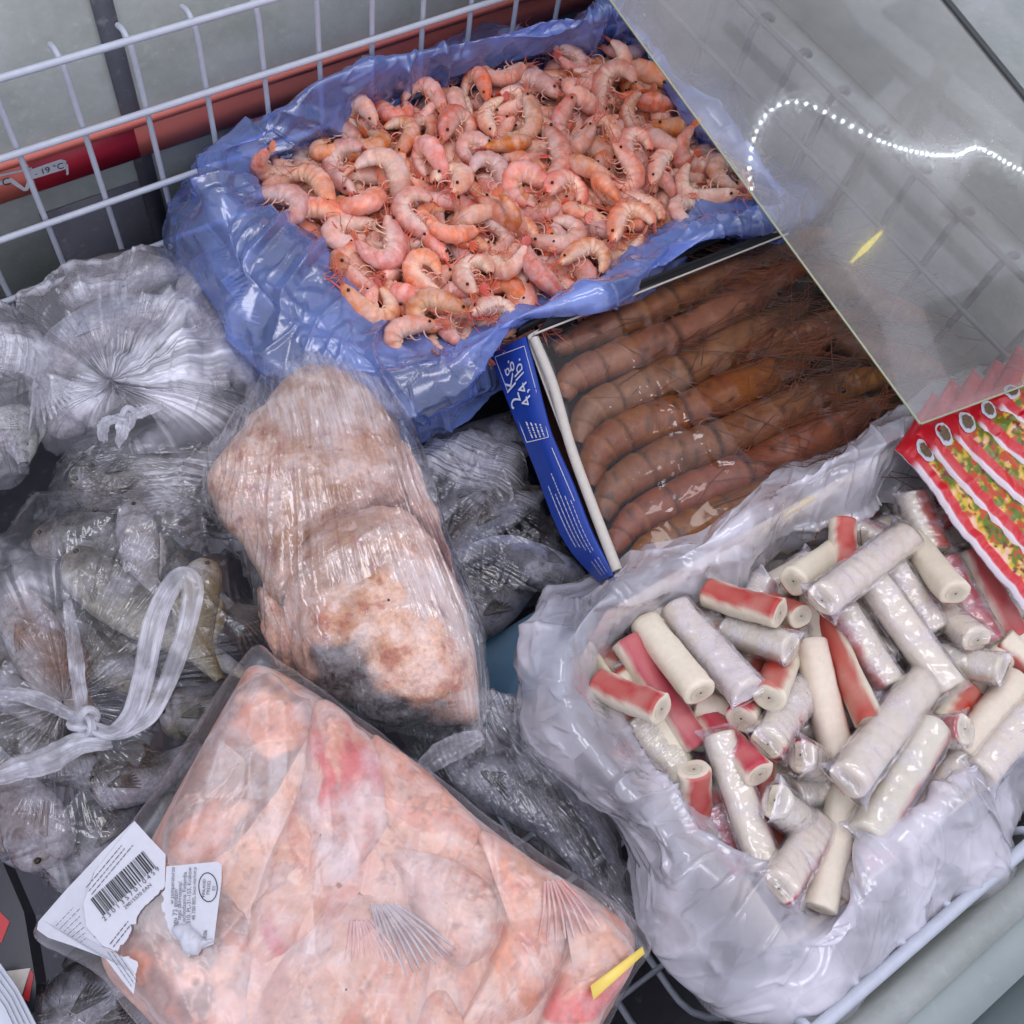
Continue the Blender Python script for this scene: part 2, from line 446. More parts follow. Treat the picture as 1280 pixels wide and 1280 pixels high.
# back wall: lower liner, ledge with a dark seam, upper liner, top rail
struct('back_wall', *join([box((.1, YB + .02, -.06), (1.70, .04, .56)), box((.1, YB + .028, .2335), (1.70, .04, .023)), box((.1, YB + .02, .285), (1.70, .04, .08)), box((.1, YB + .06, .35), (1.70, .10, .05))]), MT['liner'])
struct('seam', *box((.1, YB + .004, .235), (1.70, .006, .010)), MT['frame_dark'])
struct('side_wall', *join([box((XR + .02, .33, -.135), (.04, 1.16, .41)), box((XR + .34, .33, .03), (.60, 1.6, .09))]), MT['liner'])
struct('front_wall', *join([box((.2, YF - .010, -.16), (2.0, .02, .34))]), MT['liner'])
struct('front_frame', *join([box((.2, YF - .030, -.03), (2.0, .042, .07))]), MT['frame'])
struct('front_rail', *join([box((.2, YF - .095, -.035), (2.0, .085, .055)), box((.2, YF - .15, -.02), (2.0, .02, .07))]), MT['frame_dark'])

MT['panel'] = wall_mat('dark_reflection', S(70, 72, 80), S(88, 90, 98), 6.)  # dark reflections in the glass, set on the wall as flat dark pieces
def reflection_piece(name, xa, xb, za, zb_, d, mat): struct(name, *box(((xa + xb) / 2, YB - d / 2, (za + zb_) / 2), (xb - xa, d, zb_ - za)), mat)
reflection_piece('reflection_band', PYP(112, 0, YB)[0], PYP(140, 0, YB)[0], -.30, .31, .003, MT['panel'])
reflection_piece('reflection_patch', PYP(62, 300, YB)[0], PYP(112, 0, YB)[0] - .002, -.30, PYP(100, 250, YB)[2], .002, MT['panel'])
# temperature strip on the back wall
ts = empty('temperature_strip', (.25, YB - .003, .02)); tag(ts, 'red temperature strip with white fill-line sticker along the freezer back wall', 'strip')
m, nt, N, out = new_mat('red_plastic')
tc = N('TexCoord').outputs['Object']
nn_ = N('TexNoise', i_Vector=tc, i_Scale=5., i_Detail=4.).outputs[0]
b_ = N('BsdfPrincipled', i_Base_Color=mixc(N, nn_, S(206, 92, 88), S(222, 136, 112)), i_Roughness=.4); nt.links.new(b_.outputs[0], out.inputs[0]); MT['red'] = m
YS = YB - .006
zt = PYP(240, 133, YS)[2]; zbm = PYP(165, 200, YS)[2]
ys0, ys1 = PYP(38, 215, YB)[0], PYP(168, 172, YB)[0]
mk('band', *box((.1, YS + .003, (zt + zbm) / 2), (1.68, .006, zt - zbm)), MT['red'], ts)
mk('crimson_reflection', *box(((ys0 + ys1) / 2, YS - .0003, (zt + zbm) / 2), (ys1 - ys0, .0006, zt - zbm)), plain('reflection_crimson', S(168, 36, 54), .4), ts)  # deeper red painted where a dark reflection crosses the strip
mk('ridge', *box((.1, YS + .001, zt + .004), (1.68, .012, .008)), MT['red'], ts)


def quad_on(name, pts, mat, parent, eps=.0):
    o = mk(name, np.array(pts), [list(range(len(pts)))], mat, parent, smooth=False); return o


def ys(px, py, e=.0012): return PYP(px, py, YS - e)
st_ = [ys(*q) for q in [(-60, 255), (-60, 240), (0, 222), (78, 200), (86, 205), (86, 219), (83, 209), (42, 221), (36, 236), (31, 238), (20, 229), (0, 236)]]
fs_ = quad_on('fill_line_sticker', [ys(*q) for q in [(-60, 251), (-60, 243), (14, 222), (31, 235), (38, 212), (76, 199), (83, 201), (83, 211), (41, 224), (35, 238), (30, 239), (12, 228)]], MT['paper'], ts)
quad_on('sticker_line', [ys(*q) for q in [(-60, 234), (-60, 231.5), (40, 209), (40, 212)]], MT['paper'], ts)
quad_on('sticker_line', [ys(*q) for q in [(82, 202), (85, 206), (86, 218), (83, 219)]], MT['paper'], ts)


def text_on(body, p0, p1, mat, parent, up, lift=.0006, name='lettering', hscale=None):
    """flat print along p0 -> p1, its letters standing towards `up`"""
    p0 = np.array(p0); p1 = np.array(p1); x = p1 - p0; L = np.linalg.norm(x); x /= L
    y = np.array(up, float); y -= x * (x @ y); y /= np.linalg.norm(y); z = np.cross(x, y)
    cu = bpy.data.curves.new(name, 'FONT'); cu.body = body; cu.size = 1; cu.fill_mode = 'FRONT'
    o = bpy.data.objects.new(name, cu); COL.objects.link(o); cu.materials.append(mat)
    me = bpy.data.meshes.new_from_object(o); bpy.data.objects.remove(o); xs = [v.co.x for v in me.vertices]; x0 = min(xs); w = max(xs) - x0; s = L / w; sy = hscale or s
    me.transform(Matrix.Translation((-x0, 0, 0))); me.materials.clear(); o = put(name, me, mat)
    o.parent = parent; pw = np.array(parent['_w']); p = p0 + z * lift - pw
    o.matrix_local = Matrix([[x[i] * s, y[i] * sy, z[i] * s, p[i]] for i in range(3)] + [[0, 0, 0, 1]])
    return o


text_on('- 19 \u00b0C', ys(44, 220, .002), ys(80, 209.5, .002), MT['ink'], fs_, (0, 0, 1))
text_on('\u00b0C', ys(-2, 234, .002), ys(14, 229.5, .002), MT['ink'], fs_, (0, 0, 1))

# wire basket along the back wall
YW = .80
bk = empty('wire_basket', (.3, YW, -.1)); tag(bk, 'white wire basket side hanging in front of the freezer back wall', 'basket')
for z in (.163, .084, -.008, -.09):
    a = np.array([[-.55, YW - .004, z], [.2, YW - .004, z], [.86, YW - .004, z]]); V, Fc = tube(a, .0034, 8); mk('rail', V, Fc, MT['wire'], bk)
for k in range(-9, 12):
    x = .217 + .0625 * k
    if x > .86: break
    pth = [[x, YW + .03, .154], [x, YW + .018, .1575], [x, YW + .008, .153], [x, YW + .003, .143], [x, YW + .003, .09], [x, YW + .003, -.05], [x, YW + .003, -.16]]
    V, Fc = tube(spline(np.array(pth), 26, False), .0029, 8); mk('wire', V, Fc, MT['wire'], bk)
# wire basket along the side wall, dim behind the fogged glass
bs = empty('wire_basket', (.86, .3, -.1)); tag(bs, 'wire basket side along the end wall seen through the fogged glass', 'basket')
MT['wire_grey'] = plain('fog_dimmed_wire', S(118, 120, 124), .45)  # dimming by the fogged glass is put into this grey
for z in (.10, .02):
    V, Fc = tube(np.array([[.865, -.15, z], [.865, .3, z], [.865, .79, z]]), .0036, 8); mk('rail', V, Fc, MT['wire_grey'], bs)
for k in range(13):
    y = .70 - .0655 * k
    pth = [[.895, y, .088], [.885, y, .096], [.873, y, .094], [.868, y, .08], [.868, y, .02], [.868, y, -.16]]
    V, Fc = tube(spline(np.array(pth), 20, False), .0042, 8); mk('wire', V, Fc, MT['wire_grey'], bs)
# wire basket along the front
bf = empty('wire_basket', (.3, -.187, -.1)); tag(bf, 'white wire basket rim along the freezer front under the white bag', 'basket')
V, Fc = tube(np.array([[-.4, -.187, 0], [.3, -.187, 0], [.9, -.187, 0]]), .0055, 10); mk('rail', V, Fc, MT['wire'], bf)
for k in range(-2, 14):
    x = .062 + .052 * k
    V, Fc = tube(spline(np.array([[x, -.192, -.012], [x, -.184, -.004], [x, -.178, -.012], [x, -.172, -.1], [x, -.168, -.27], [x, -.10, -.30], [x, .1, -.30]]), 22, False), .0036, 8); mk('wire', V, Fc, MT['wire'], bf)
for y in (-.12, -.06, .0, .06):
    V, Fc = tube(np.array([[-.3, y, -.295], [.2, y, -.295], [.8, y, -.295]]), .003, 6); mk('wire', V, Fc, MT['wire'], bf)

# ------------------------------------------------------------------ shrimps in the blue-lined box
B_ = [(350, 270), (345, 225), (390, 190), (430, 160), (500, 125), (600, 95), (700, 65), (775, 55), (830, 120), (890, 190), (925, 235), (870, 268), (795, 300), (740, 340), (690, 375), (610, 408), (560, 432), (490, 428), (462, 390), (430, 325), (395, 285)]
C_ = [(290, 250), (285, 190), (345, 160), (400, 104), (520, 68), (640, 42), (735, 25), (775, 20), (850, 105), (925, 190), (968, 252), (905, 283), (830, 318), (755, 362), (658, 392), (576, 438), (550, 448), (478, 446), (425, 410), (365, 365), (312, 315)]
D_ = [(212, 282), (240, 222), (282, 165), (372, 132), (500, 76), (630, 48), (738, 22), (800, 12), (880, 100), (945, 190), (1000, 258), (935, 300), (852, 338), (765, 380), (634, 410), (572, 500), (552, 522), (512, 545), (408, 500), (330, 468), (262, 378)]
Ei = [(p[0] + (p[0] - 640) * .02 + 0, p[1] + 16) for p in D_]
inner = [(p[0] * .9 + 64, p[1] * .9 + 26) for p in B_]
rg = [[(q[0], q[1], -.085) for q in inner], [(q[0], q[1] + 10, -.05) for q in B_], [(q[0], q[1], -.012) for q in B_],
      [(q[0], q[1], .06 if 3 <= i <= 7 else .035) for i, q in enumerate(C_)], [((q[0] + w[0]) / 2, (q[1] + w[1]) / 2, .02) for q, w in zip(C_, D_)],
      [(q[0], q[1], -.03) for q in D_], [(q[0], q[1], -.075) for q in Ei]]
G, Fc, uv = loft(rg, 1100, 200, .16, 3, f0=6., n=9)
bag = mk('plastic_bag', G.reshape(-1, 3), Fc, MT['blue_film'], uv=uv)
tag(bag, 'crumpled translucent blue plastic bag lining the box of small pink shrimps', 'bag')
# carton under the blue bag
cx0, cx1, cy0, cy1 = .38, .84, .475, .775
bx = empty('carton', (.58, .62, -.12)); tag(bx, 'shallow cardboard carton under the blue bag of shrimps', 'carton')
mk('panel', *box(((cx0 + cx1) / 2, cy1, -.075), (cx1 - cx0, .005, .09)), MT['card'], bx, smooth=False)
mk('panel', *box((cx1, (cy0 + cy1) / 2, -.075), (.005, cy1 - cy0, .09)), MT['card'], bx, smooth=False)
mk('base', *box(((cx0 + cx1) / 2, (cy0 + cy1) / 2, -.118), (cx1 - cx0, cy1 - cy0, .005)), MT['card'], bx, smooth=False)


def shrimp_geo(curl, seed):
    r = np.random.default_rng(seed); n, m_ = 60, 16; L = .094
    s = np.linspace(0, 1, n)
    w = np.interp(s, [0, .30, .42, .52, .70, .84, 1], [.05, .12, .7, 1.7, 1.9, .9, .3]); w /= np.trapezoid(w, s) if hasattr(np, 'trapezoid') else np.trapz(w, s)
    ph = np.concatenate([[0], np.cumsum((w[1:] + w[:-1]) / 2 * np.diff(s))]) * curl
    d = np.stack([np.cos(ph), np.sin(ph)], 1); p = np.concatenate([[[0, 0]], np.cumsum((d[1:] + d[:-1]) / 2 * (L / (n - 1)), 0)])
    hh = np.interp(s, [0, .04, .12, .28, .38, .5, .65, .8, .92, 1], [.0018, .0054, .0094, .0128, .0136, .0134, .0120, .0096, .0068, .0030])
    seg = np.array([.385, .475, .565, .66, .755, .86, 1.01]); fr = np.zeros(n); edge = np.zeros(n)
    for a, b in zip(seg[:-1], seg[1:]):
        k = (s >= a) & (s < b); fr[k] = (s[k] - a) / (b - a); edge[k] = np.maximum(sst(.72, .95, fr[k]), sst(.16, .0, fr[k]) if False else 0)
    hh = hh * (1 + .13 * (fr - .3) * (s > .385)) * np.where((s > .30) & (s < .385), 1.05, 1)
    nrm = np.stack([d[:, 1], -d[:, 0]], 1)                         # dorsal = outside of the curl
    a = np.arange(m_) * 2 * math.pi / m_
    V = np.zeros((n, m_, 3)); Cc = np.zeros((n, m_, 3))
    for i in range(n):
        dor = np.cos(a); lat = np.sin(a)
        rad = np.where(dor > 0, hh[i], hh[i] * .72)
        V[i, :, :2] = p[i] + nrm[i] * (dor * rad)[:, None]; V[i, :, 2] = lat * hh[i] * .80
        t = sst(-.75, .55, dor)
        base = np.array(S(240, 190, 158)) * (1 - t)[:, None] + np.array(S(230, 128, 86)) * t[:, None]
        band = edge[i] if s[i] > .385 else 0
        base = base * (1 - .5 * band) + np.array(S(206, 112, 86)) * .5 * band
        if s[i] < .36: base = base * .72 + np.array(S(208, 118, 94)) * .28
        q = np.stack([V[i, :, 0], V[i, :, 1], V[i, :, 2]], 1) * 160
        f = fbm(q + seed * 3, 3, seed)[:, None]
        base = base * (1 + .35 * (f - .5)) + np.array(S(250, 222, 200)) * np.clip(f - .56, 0, 1) * .9
        Cc[i] = base
    V = V.reshape(-1, 3); Fb = np.array([[i * m_ + j, (i + 1) * m_ + j, (i + 1) * m_ + (j + 1) % m_, i * m_ + (j + 1) % m_] for i in range(n - 1) for j in range(m_)])
    g = {'body': (V, Fb, Cc.reshape(-1, 3))}
    P3 = lambda i, dn, z: np.array([p[i, 0] + nrm[i, 0] * dn, p[i, 1] + nrm[i, 1] * dn, z])
    # rostrum
    i0 = 3; base = P3(i0, hh[i0] * .7, 0); tip = base + np.array([-.024, -.007, 0]) * r.uniform(.8, 1.1)
    V, Fr = tube(spline(np.array([P3(10, hh[10] * .8, 0), base, (base + tip) / 2 + [0, .0008, 0], tip]), 9, False), np.linspace(.0022, .0003, 9), 6)
    g['rostrum'] = (V, Fr, np.tile(S(214, 100, 76), (len(V), 1)))
    ps = []
    for k in range(5):                                             # antennae
        z = r.uniform(-.003, .003); b0 = P3(3, -.001, z); dirv = np.array([-1, r.uniform(-.7, .5), r.uniform(-.5, .6)]); l = r.uniform(.015, .04)
        pts = [b0, b0 + dirv * l * .4 + r.normal(0, .002, 3), b0 + dirv * l * .75 + r.normal(0, .006, 3), b0 + dirv * l + r.normal(0, .009, 3)]
        ps.append(tube(spline(np.array(pts), 9, False), np.linspace(.0007, .0002, 9), 4))
    V, Fr = join(ps); g['antennae'] = (V, Fr, np.tile(S(216, 110, 84), (len(V), 1)))
    ps = []
    for k in (1, 2, 4, 5, 6, 8, 9):                                # walking legs under the head, swimmerets under the tail
        i = int(np.interp(k, [0, 5, 6, 10], [9, 22, 25, 47])); sg = 1 if k % 2 else -1
        b0 = P3(i, -hh[i] * .6, sg * hh[i] * .45); l = r.uniform(.010, .017) if k < 6 else r.uniform(.004, .006)
        fw = np.array([-d[i, 0], -d[i, 1], 0]); dn = np.array([-nrm[i, 0], -nrm[i, 1], 0])
        pts = [b0, b0 + dn * l * .45 + fw * l * .1 + [0, 0, sg * .001], b0 + dn * l * .7 + fw * l * .5, b0 + dn * l * .6 + fw * l * .95 + r.normal(0, .001, 3)]
        ps.append(tube(spline(np.array(pts), 7, False), np.linspace(.0010, .0003, 7) * (1 if k < 6 else 1.5), 5))
    V, Fr = join(ps); g['legs'] = (V, Fr, np.tile(S(236, 176, 150), (len(V), 1)))
    ps = []
    for k in range(5):                                             # tail fan
        ang = (k - 2) * .32; i = n - 2
        f = np.array([d[i, 0], d[i, 1], 0]); zz = np.array([0, 0, 1.]); dr = f * math.cos(ang) + zz * math.sin(ang)
        b0 = P3(i, 0, 0); l = .014 - abs(k - 2) * .001
        pts = np.array([b0, b0 + dr * l * .35, b0 + dr * l * .7, b0 + dr * l]); V, Fr = tube(spline(pts, 7, False), np.array([.0012, .0022, .0027, .0028, .0026, .0018, .0004]), 6)
        c = b0 + 0; nn = np.array([nrm[i, 0], nrm[i, 1], 0]); V = V - ((V - c) @ nn)[:, None] * nn * .72; ps.append((V, Fr))
    V, Fr = join(ps); g['tail_fan'] = (V, Fr, np.tile(S(222, 112, 84), (len(V), 1)) * (1 + .2 * (noise(V * 600)[:, None] - .5)))
    for sg in (1, -1):
        i = 6; V, Fr = sphere(P3(i, hh[i] * .35, sg * hh[i] * .95), .0018, 8, 6); g['eye' + str(sg)] = (V, Fr, None)
    c = g['body'][0].mean(0)
    return {k: (v[0] - c, v[1], v[2]) for k, v in g.items()}


SH = []
for k, cv in enumerate((2.3, 2.8, 3.2, 3.5, 3.9, 1.4)):
    gg = shrimp_geo(cv, 20 + k); SH.append({q: mesh('shrimp_' + q.rstrip('-1'), *v[:2], col=v[2]) for q, v in gg.items()})


def place_shrimp(k, M, lab, grp):
    src = SH[k]; root = put('shrimp', src['body'], MT['shrimp'], None, M); tag(root, lab, 'shrimp', grp)
    for q in ('rostrum', 'antennae', 'legs', 'tail_fan', 'eye1', 'eye-1'):
        nm = 'eye' if q.startswith('eye') else q
        o = put(nm, src[q], MT['eye'] if nm == 'eye' else MT['shrimp_leg'], root)
        if q in ('antennae', 'legs'): o['kind'] = 'stuff'


def inside(poly, x, y):
    c = False; j = len(poly) - 1
    for i in range(len(poly)):
        xi, yi = poly[i]; xj, yj = poly[j]
        if (yi > y) != (yj > y) and x < (xj - xi) * (y - yi) / (yj - yi) + xi: c = not c
        j = i
    return c


def rot(axis, a): return np.array(Matrix.Rotation(a, 3, Vector(axis)))
def m4(R, t, s=1.): return Matrix([[R[i][0] * s, R[i][1] * s, R[i][2] * s, t[i]] for i in range(3)] + [[0, 0, 0, 1]])


BW = [tuple(P(636 + (q[0] - 636) * 1.0, 250 + (q[1] - 250) * (1.0 if q[1] > 250 else .93), .0)[:2]) for q in B_]
bx_, by_ = np.array(BW).T


def scatter(poly, dmin, tries, r, shrink=0.):
    pts = []
    x0, y0 = np.min(poly, 0); x1, y1 = np.max(poly, 0)
    for _ in range(tries):
        x, y = r.uniform(x0, x1), r.uniform(y0, y1)
        if inside(poly, x, y) and all((x - a) ** 2 + (y - b) ** 2 > dmin ** 2 for a, b in pts): pts.append((x, y))
    return pts


r_ = np.random.default_rng(11)
cxm, cym = np.mean(bx_), np.mean(by_)
for layer, (dm, zoff) in enumerate(((.046, -.034), (.0212, -.010), (.036, .010))):
    for x, y in scatter(BW, dm, 4000, r_):
        z = zoff + .016 * math.exp(-((x - cxm) / .16) ** 2 - ((y - cym) / .10) ** 2) + r_.uniform(-.004, .006)
        k = r_.choice(6, p=[.18, .22, .22, .18, .08, .12])
        R = rot((0, 0, 1), r_.uniform(0, 6.283)) @ rot((1, 0, 0), r_.normal(0, .6)) @ rot((0, 1, 0), r_.normal(0, .35))
        if r_.random() < .5: R = R @ rot((1, 0, 0), math.pi)
        place_shrimp(k, m4(R, (x, y, z), r_.uniform(.80, 1.06)), 'small pink cooked shrimp in the heap inside the blue plastic bag', 'shrimps heaped in the blue bag')

# ------------------------------------------------------------------ box of large prawns
pb = empty('prawn_box', P(700, 600, -.06)); tag(pb, 'blue cardboard 2 kg box of large prawns in a white tray', 'box')
SL0 = spline(np.array([P(*q, -.03) for q in ((611, 441), (640, 517), (667, 583), (692, 650), (714, 690), (748, 728))]), 40, False)
SL1 = spline(np.array([P(*q, .012) for q in ((656, 421), (682, 525), (693, 557), (714, 604), (738, 666), (766, 719))]), 40, False)
TLo, BLo = SL0[0], SL0[-1]              # foot of the blue side
TLt, BLt = SL1[0], SL1[-1]                # its upper edge
TRt, BRt = np.array([.80, TLt[1] - .004, .012]), np.array([.80, BLt[1], .012])
th = np.array([.003, 0, -.001])
Gs = np.stack([SL0, (SL0 + SL1) / 2, SL1, SL1 + th, SL0 + th * 1.2], 1); mk('side_panel', Gs.reshape(-1, 3), grid_faces(40, 5), MT['blue_card'], pb, smooth=False)
V, Fc = hexa([TLt + [0, .008, .004], TLt + [0, .012, .004], TRt + [0, .012, .004], TRt + [0, .008, .004]], [TLo + [.04, .008, -.02], TLo + [.04, .012, -.02], TRt + [0, .012, -.07], TRt + [0, .008, -.07]])
mk('back_panel', V, Fc, MT['dark'], pb, smooth=False)
# loose black flap of the lid along the back edge
fl = [P(690, 392, .03), P(968, 288, .03), P(985, 292, .020), P(672, 414, .020)]
V, Fc = hexa(fl, [q - np.array([0, 0, .0015]) for q in fl]); mk('lid_flap', V, Fc, MT['dark'], pb, smooth=False)
ed = [P(668, 417.5, .0205), P(985, 292, .0205)]
V, Fc = tube(np.array([ed[0], (ed[0] + ed[1]) / 2, ed[1]]), .0012, 6); mk('flap_edge', V, Fc, MT['grey_card'], pb)
# white tray: rounded rim
rimp = [P(668, 424, .016), P(691, 480, .015), P(713, 557, .015), P(738, 626, .014), P(772, 714, .014)]
V, Fc = tube(spline(np.array(rimp), 30, False), np.full(30, .0050), 10); mk('tray_rim', V, Fc, MT['grey_card'], pb)
rimp = [P(664, 424, .016), P(676, 413, .016), P(800, 360, .015), P(970, 295, .013)]
V, Fc = tube(spline(np.array(rimp), 30, False), np.full(30, .0022), 8); mk('tray_rim', V, Fc, MT['grey_card'], pb)
V, Fc = hexa([P(660, 424, .011), P(768, 716, .011), P(776, 716, -.03), P(684, 430, -.03)], [P(658, 424, .009), P(766, 716, .009), P(772, 716, -.032), P(680, 430, -.032)]); mk('tray_wall', V, Fc, MT['grey_card'], pb, smooth=False)
fq = [P(640, 420, -.04), P(770, 730, -.04), BRt - [0, 0, .052], TRt - [0, 0, .052]]
V, Fc = hexa(fq, [q - np.array([0, 0, .004]) for q in fq]); mk('tray_base', V, Fc, plain('brown_glaze', S(70, 42, 28), .3, vary=.3, scale=40), pb, smooth=False)


def side(a, b):
    """a: 0..1 from the back end to the front end of the blue side, b: 0..1 from foot to upper edge"""
    t = np.linspace(0, 1, 40); f = lambda S_: np.array([np.interp(a, t, S_[:, i]) for i in range(3)])
    return f(SL0) * (1 - b) + f(SL1) * b


nrm_s = np.cross(BLo - TLo, TLt - TLo); nrm_s /= np.linalg.norm(nrm_s)
if nrm_s[2] < 0: nrm_s = -nrm_s
up_s = -(BLo - TLo)
def sp(a, b): return side(a, b) + nrm_s * .0006
# lettering reads upwards from front to back: baseline runs towards the back, letters lean to the foot
left = side(.2, 0) - side(.2, 1)
text_on('2 Kg.', sp(.155, .50), sp(.055, .50), MT['white_ink'], pb, left, lift=.0022)
text_on('4,4 lb.', sp(.155, .80), sp(.058, .80), MT['white_ink'], pb, left, lift=.0022)
for a0, b0, a1, b1 in ((.03, .12, .03, .94), (.31, .12, .31, .94), (.03, .12, .31, .12), (.03, .94, .31, .94)):
    A, Bq = sp(a0, b0), sp(a1, b1); dd = np.cross(nrm_s, Bq - A); dd = dd / np.linalg.norm(dd) * .0004
    quad_on('print_line', [A - dd, Bq - dd, Bq + dd, A + dd], MT['white_ink'], pb)
def greek(a0, a1, b, hb, seed):
    """a row of unreadable small print: word-long dashes between a0 and a1 at height b"""
    r = np.random.default_rng(seed); q = []; x = a0
    while x < a1:
        w = min(r.uniform(.006, .022), a1 - x); q.append((np.array([sp(x, b), sp(x + w, b), sp(x + w, b + hb), sp(x, b + hb)]), np.array([[0, 1, 2, 3]]))); x += w + .004
    V, Fc = join(q); o = mk('small_print', V, Fc, MT['white_ink'], pb, smooth=False); o['kind'] = 'stuff'


for k in range(4): greek(.222, .298, .36 + .14 * k, .05, k)
for k, (a0, a1) in enumerate(((.50, .80), (.55, .82), (.48, .84), (.60, .86), (.64, .86))): greek(a0, a1, .26 + .13 * k, .025, 10 + k)
for k in range(3): greek(.89, .97, .45 + .18 * k, .025, 20 + k)
for b in (.90,):
    A, Bq = sp(.40, b), sp(.66, b); dd = np.cross(nrm_s, Bq - A); dd = dd / np.linalg.norm(dd) * .0004; quad_on('print_line', [A - dd, Bq - dd, Bq + dd, A + dd], MT['white_ink'], pb)


def sweep(path, wid, hei, n, m_, colf, seed=0, bumpf=None):
    """body along a path: wid / hei half sizes by s; colf(s, a, V) -> colour"""
    p = spline(np.array(path), n, False); s = np.linspace(0, 1, n)
    t = np.gradient(p, axis=0); t /= np.linalg.norm(t, axis=1, keepdims=True)
    up = np.array([0, 0, 1.]); sd = np.cross(t, up); sd /= np.linalg.norm(sd, axis=1, keepdims=True); uu = np.cross(sd, t)
    a = np.arange(m_) * 2 * math.pi / m_; W = wid(s); Hh = hei(s)
    V = p[:, None] + sd[:, None] * (np.cos(a)[None, :, None] * W[:, None, None]) + uu[:, None] * (np.sin(a)[None, :, None] * Hh[:, None, None])
    if bumpf is not None: V = V + (V - p[:, None]) * bumpf(s[:, None] + 0 * a[None], a[None] + 0 * s[:, None], V)[..., None]
    Cc = colf(s[:, None] + 0 * a[None], a[None] + 0 * s[:, None], V)
    Fb = np.array([[i * m_ + j, (i + 1) * m_ + j, (i + 1) * m_ + (j + 1) % m_, i * m_ + (j + 1) % m_] for i in range(n - 1) for j in range(m_)])
    return V.reshape(-1, 3), Fb, Cc.reshape(-1, 3), p, t, sd, uu


def lerp(a, b, t): return np.array(a) * (1 - t)[..., None] + np.array(b) * t[..., None]


ORD = ['first', 'second', 'third', 'fourth', 'fifth', 'sixth', 'seventh', 'eighth', 'ninth', 'tenth', 'eleventh', 'twelfth', 'thirteenth']
PR = [([(690, 438), (745, 415), (820, 385), (900, 345), (968, 318)], .95), ([(704, 500), (716, 474), (770, 450), (860, 415), (930, 380), (985, 345)], 1.0),
      ([(722, 556), (738, 516), (790, 492), (870, 458), (945, 418), (1010, 380)], 1.05), ([(738, 610), (748, 566), (795, 536), (870, 512), (960, 468), (1035, 425)], 1.08),
      ([(752, 650), (768, 612), (828, 576), (910, 548), (1000, 505), (1070, 462)], 1.05), ([(764, 690), (792, 652), (860, 618), (950, 582), (1040, 538), (1110, 500)], 1.0),
      ([(782, 716), (820, 684), (890, 650), (980, 612), (1060, 578)], .95), ([(1075, 395), (1020, 412), (960, 435), (905, 452)], .9), ([(1010, 330), (960, 352), (915, 372), (870, 398)], .85),
      ([(1120, 470), (1060, 480), (1000, 505), (950, 528)], .85), ([(1040, 290), (990, 305), (950, 322), (905, 340)], .8), ([(1160, 400), (1110, 385), (1060, 360), (1010, 340)], .9), ([(1180, 470), (1130, 450), (1080, 430), (1030, 415)], .9)]
ZP = -.019


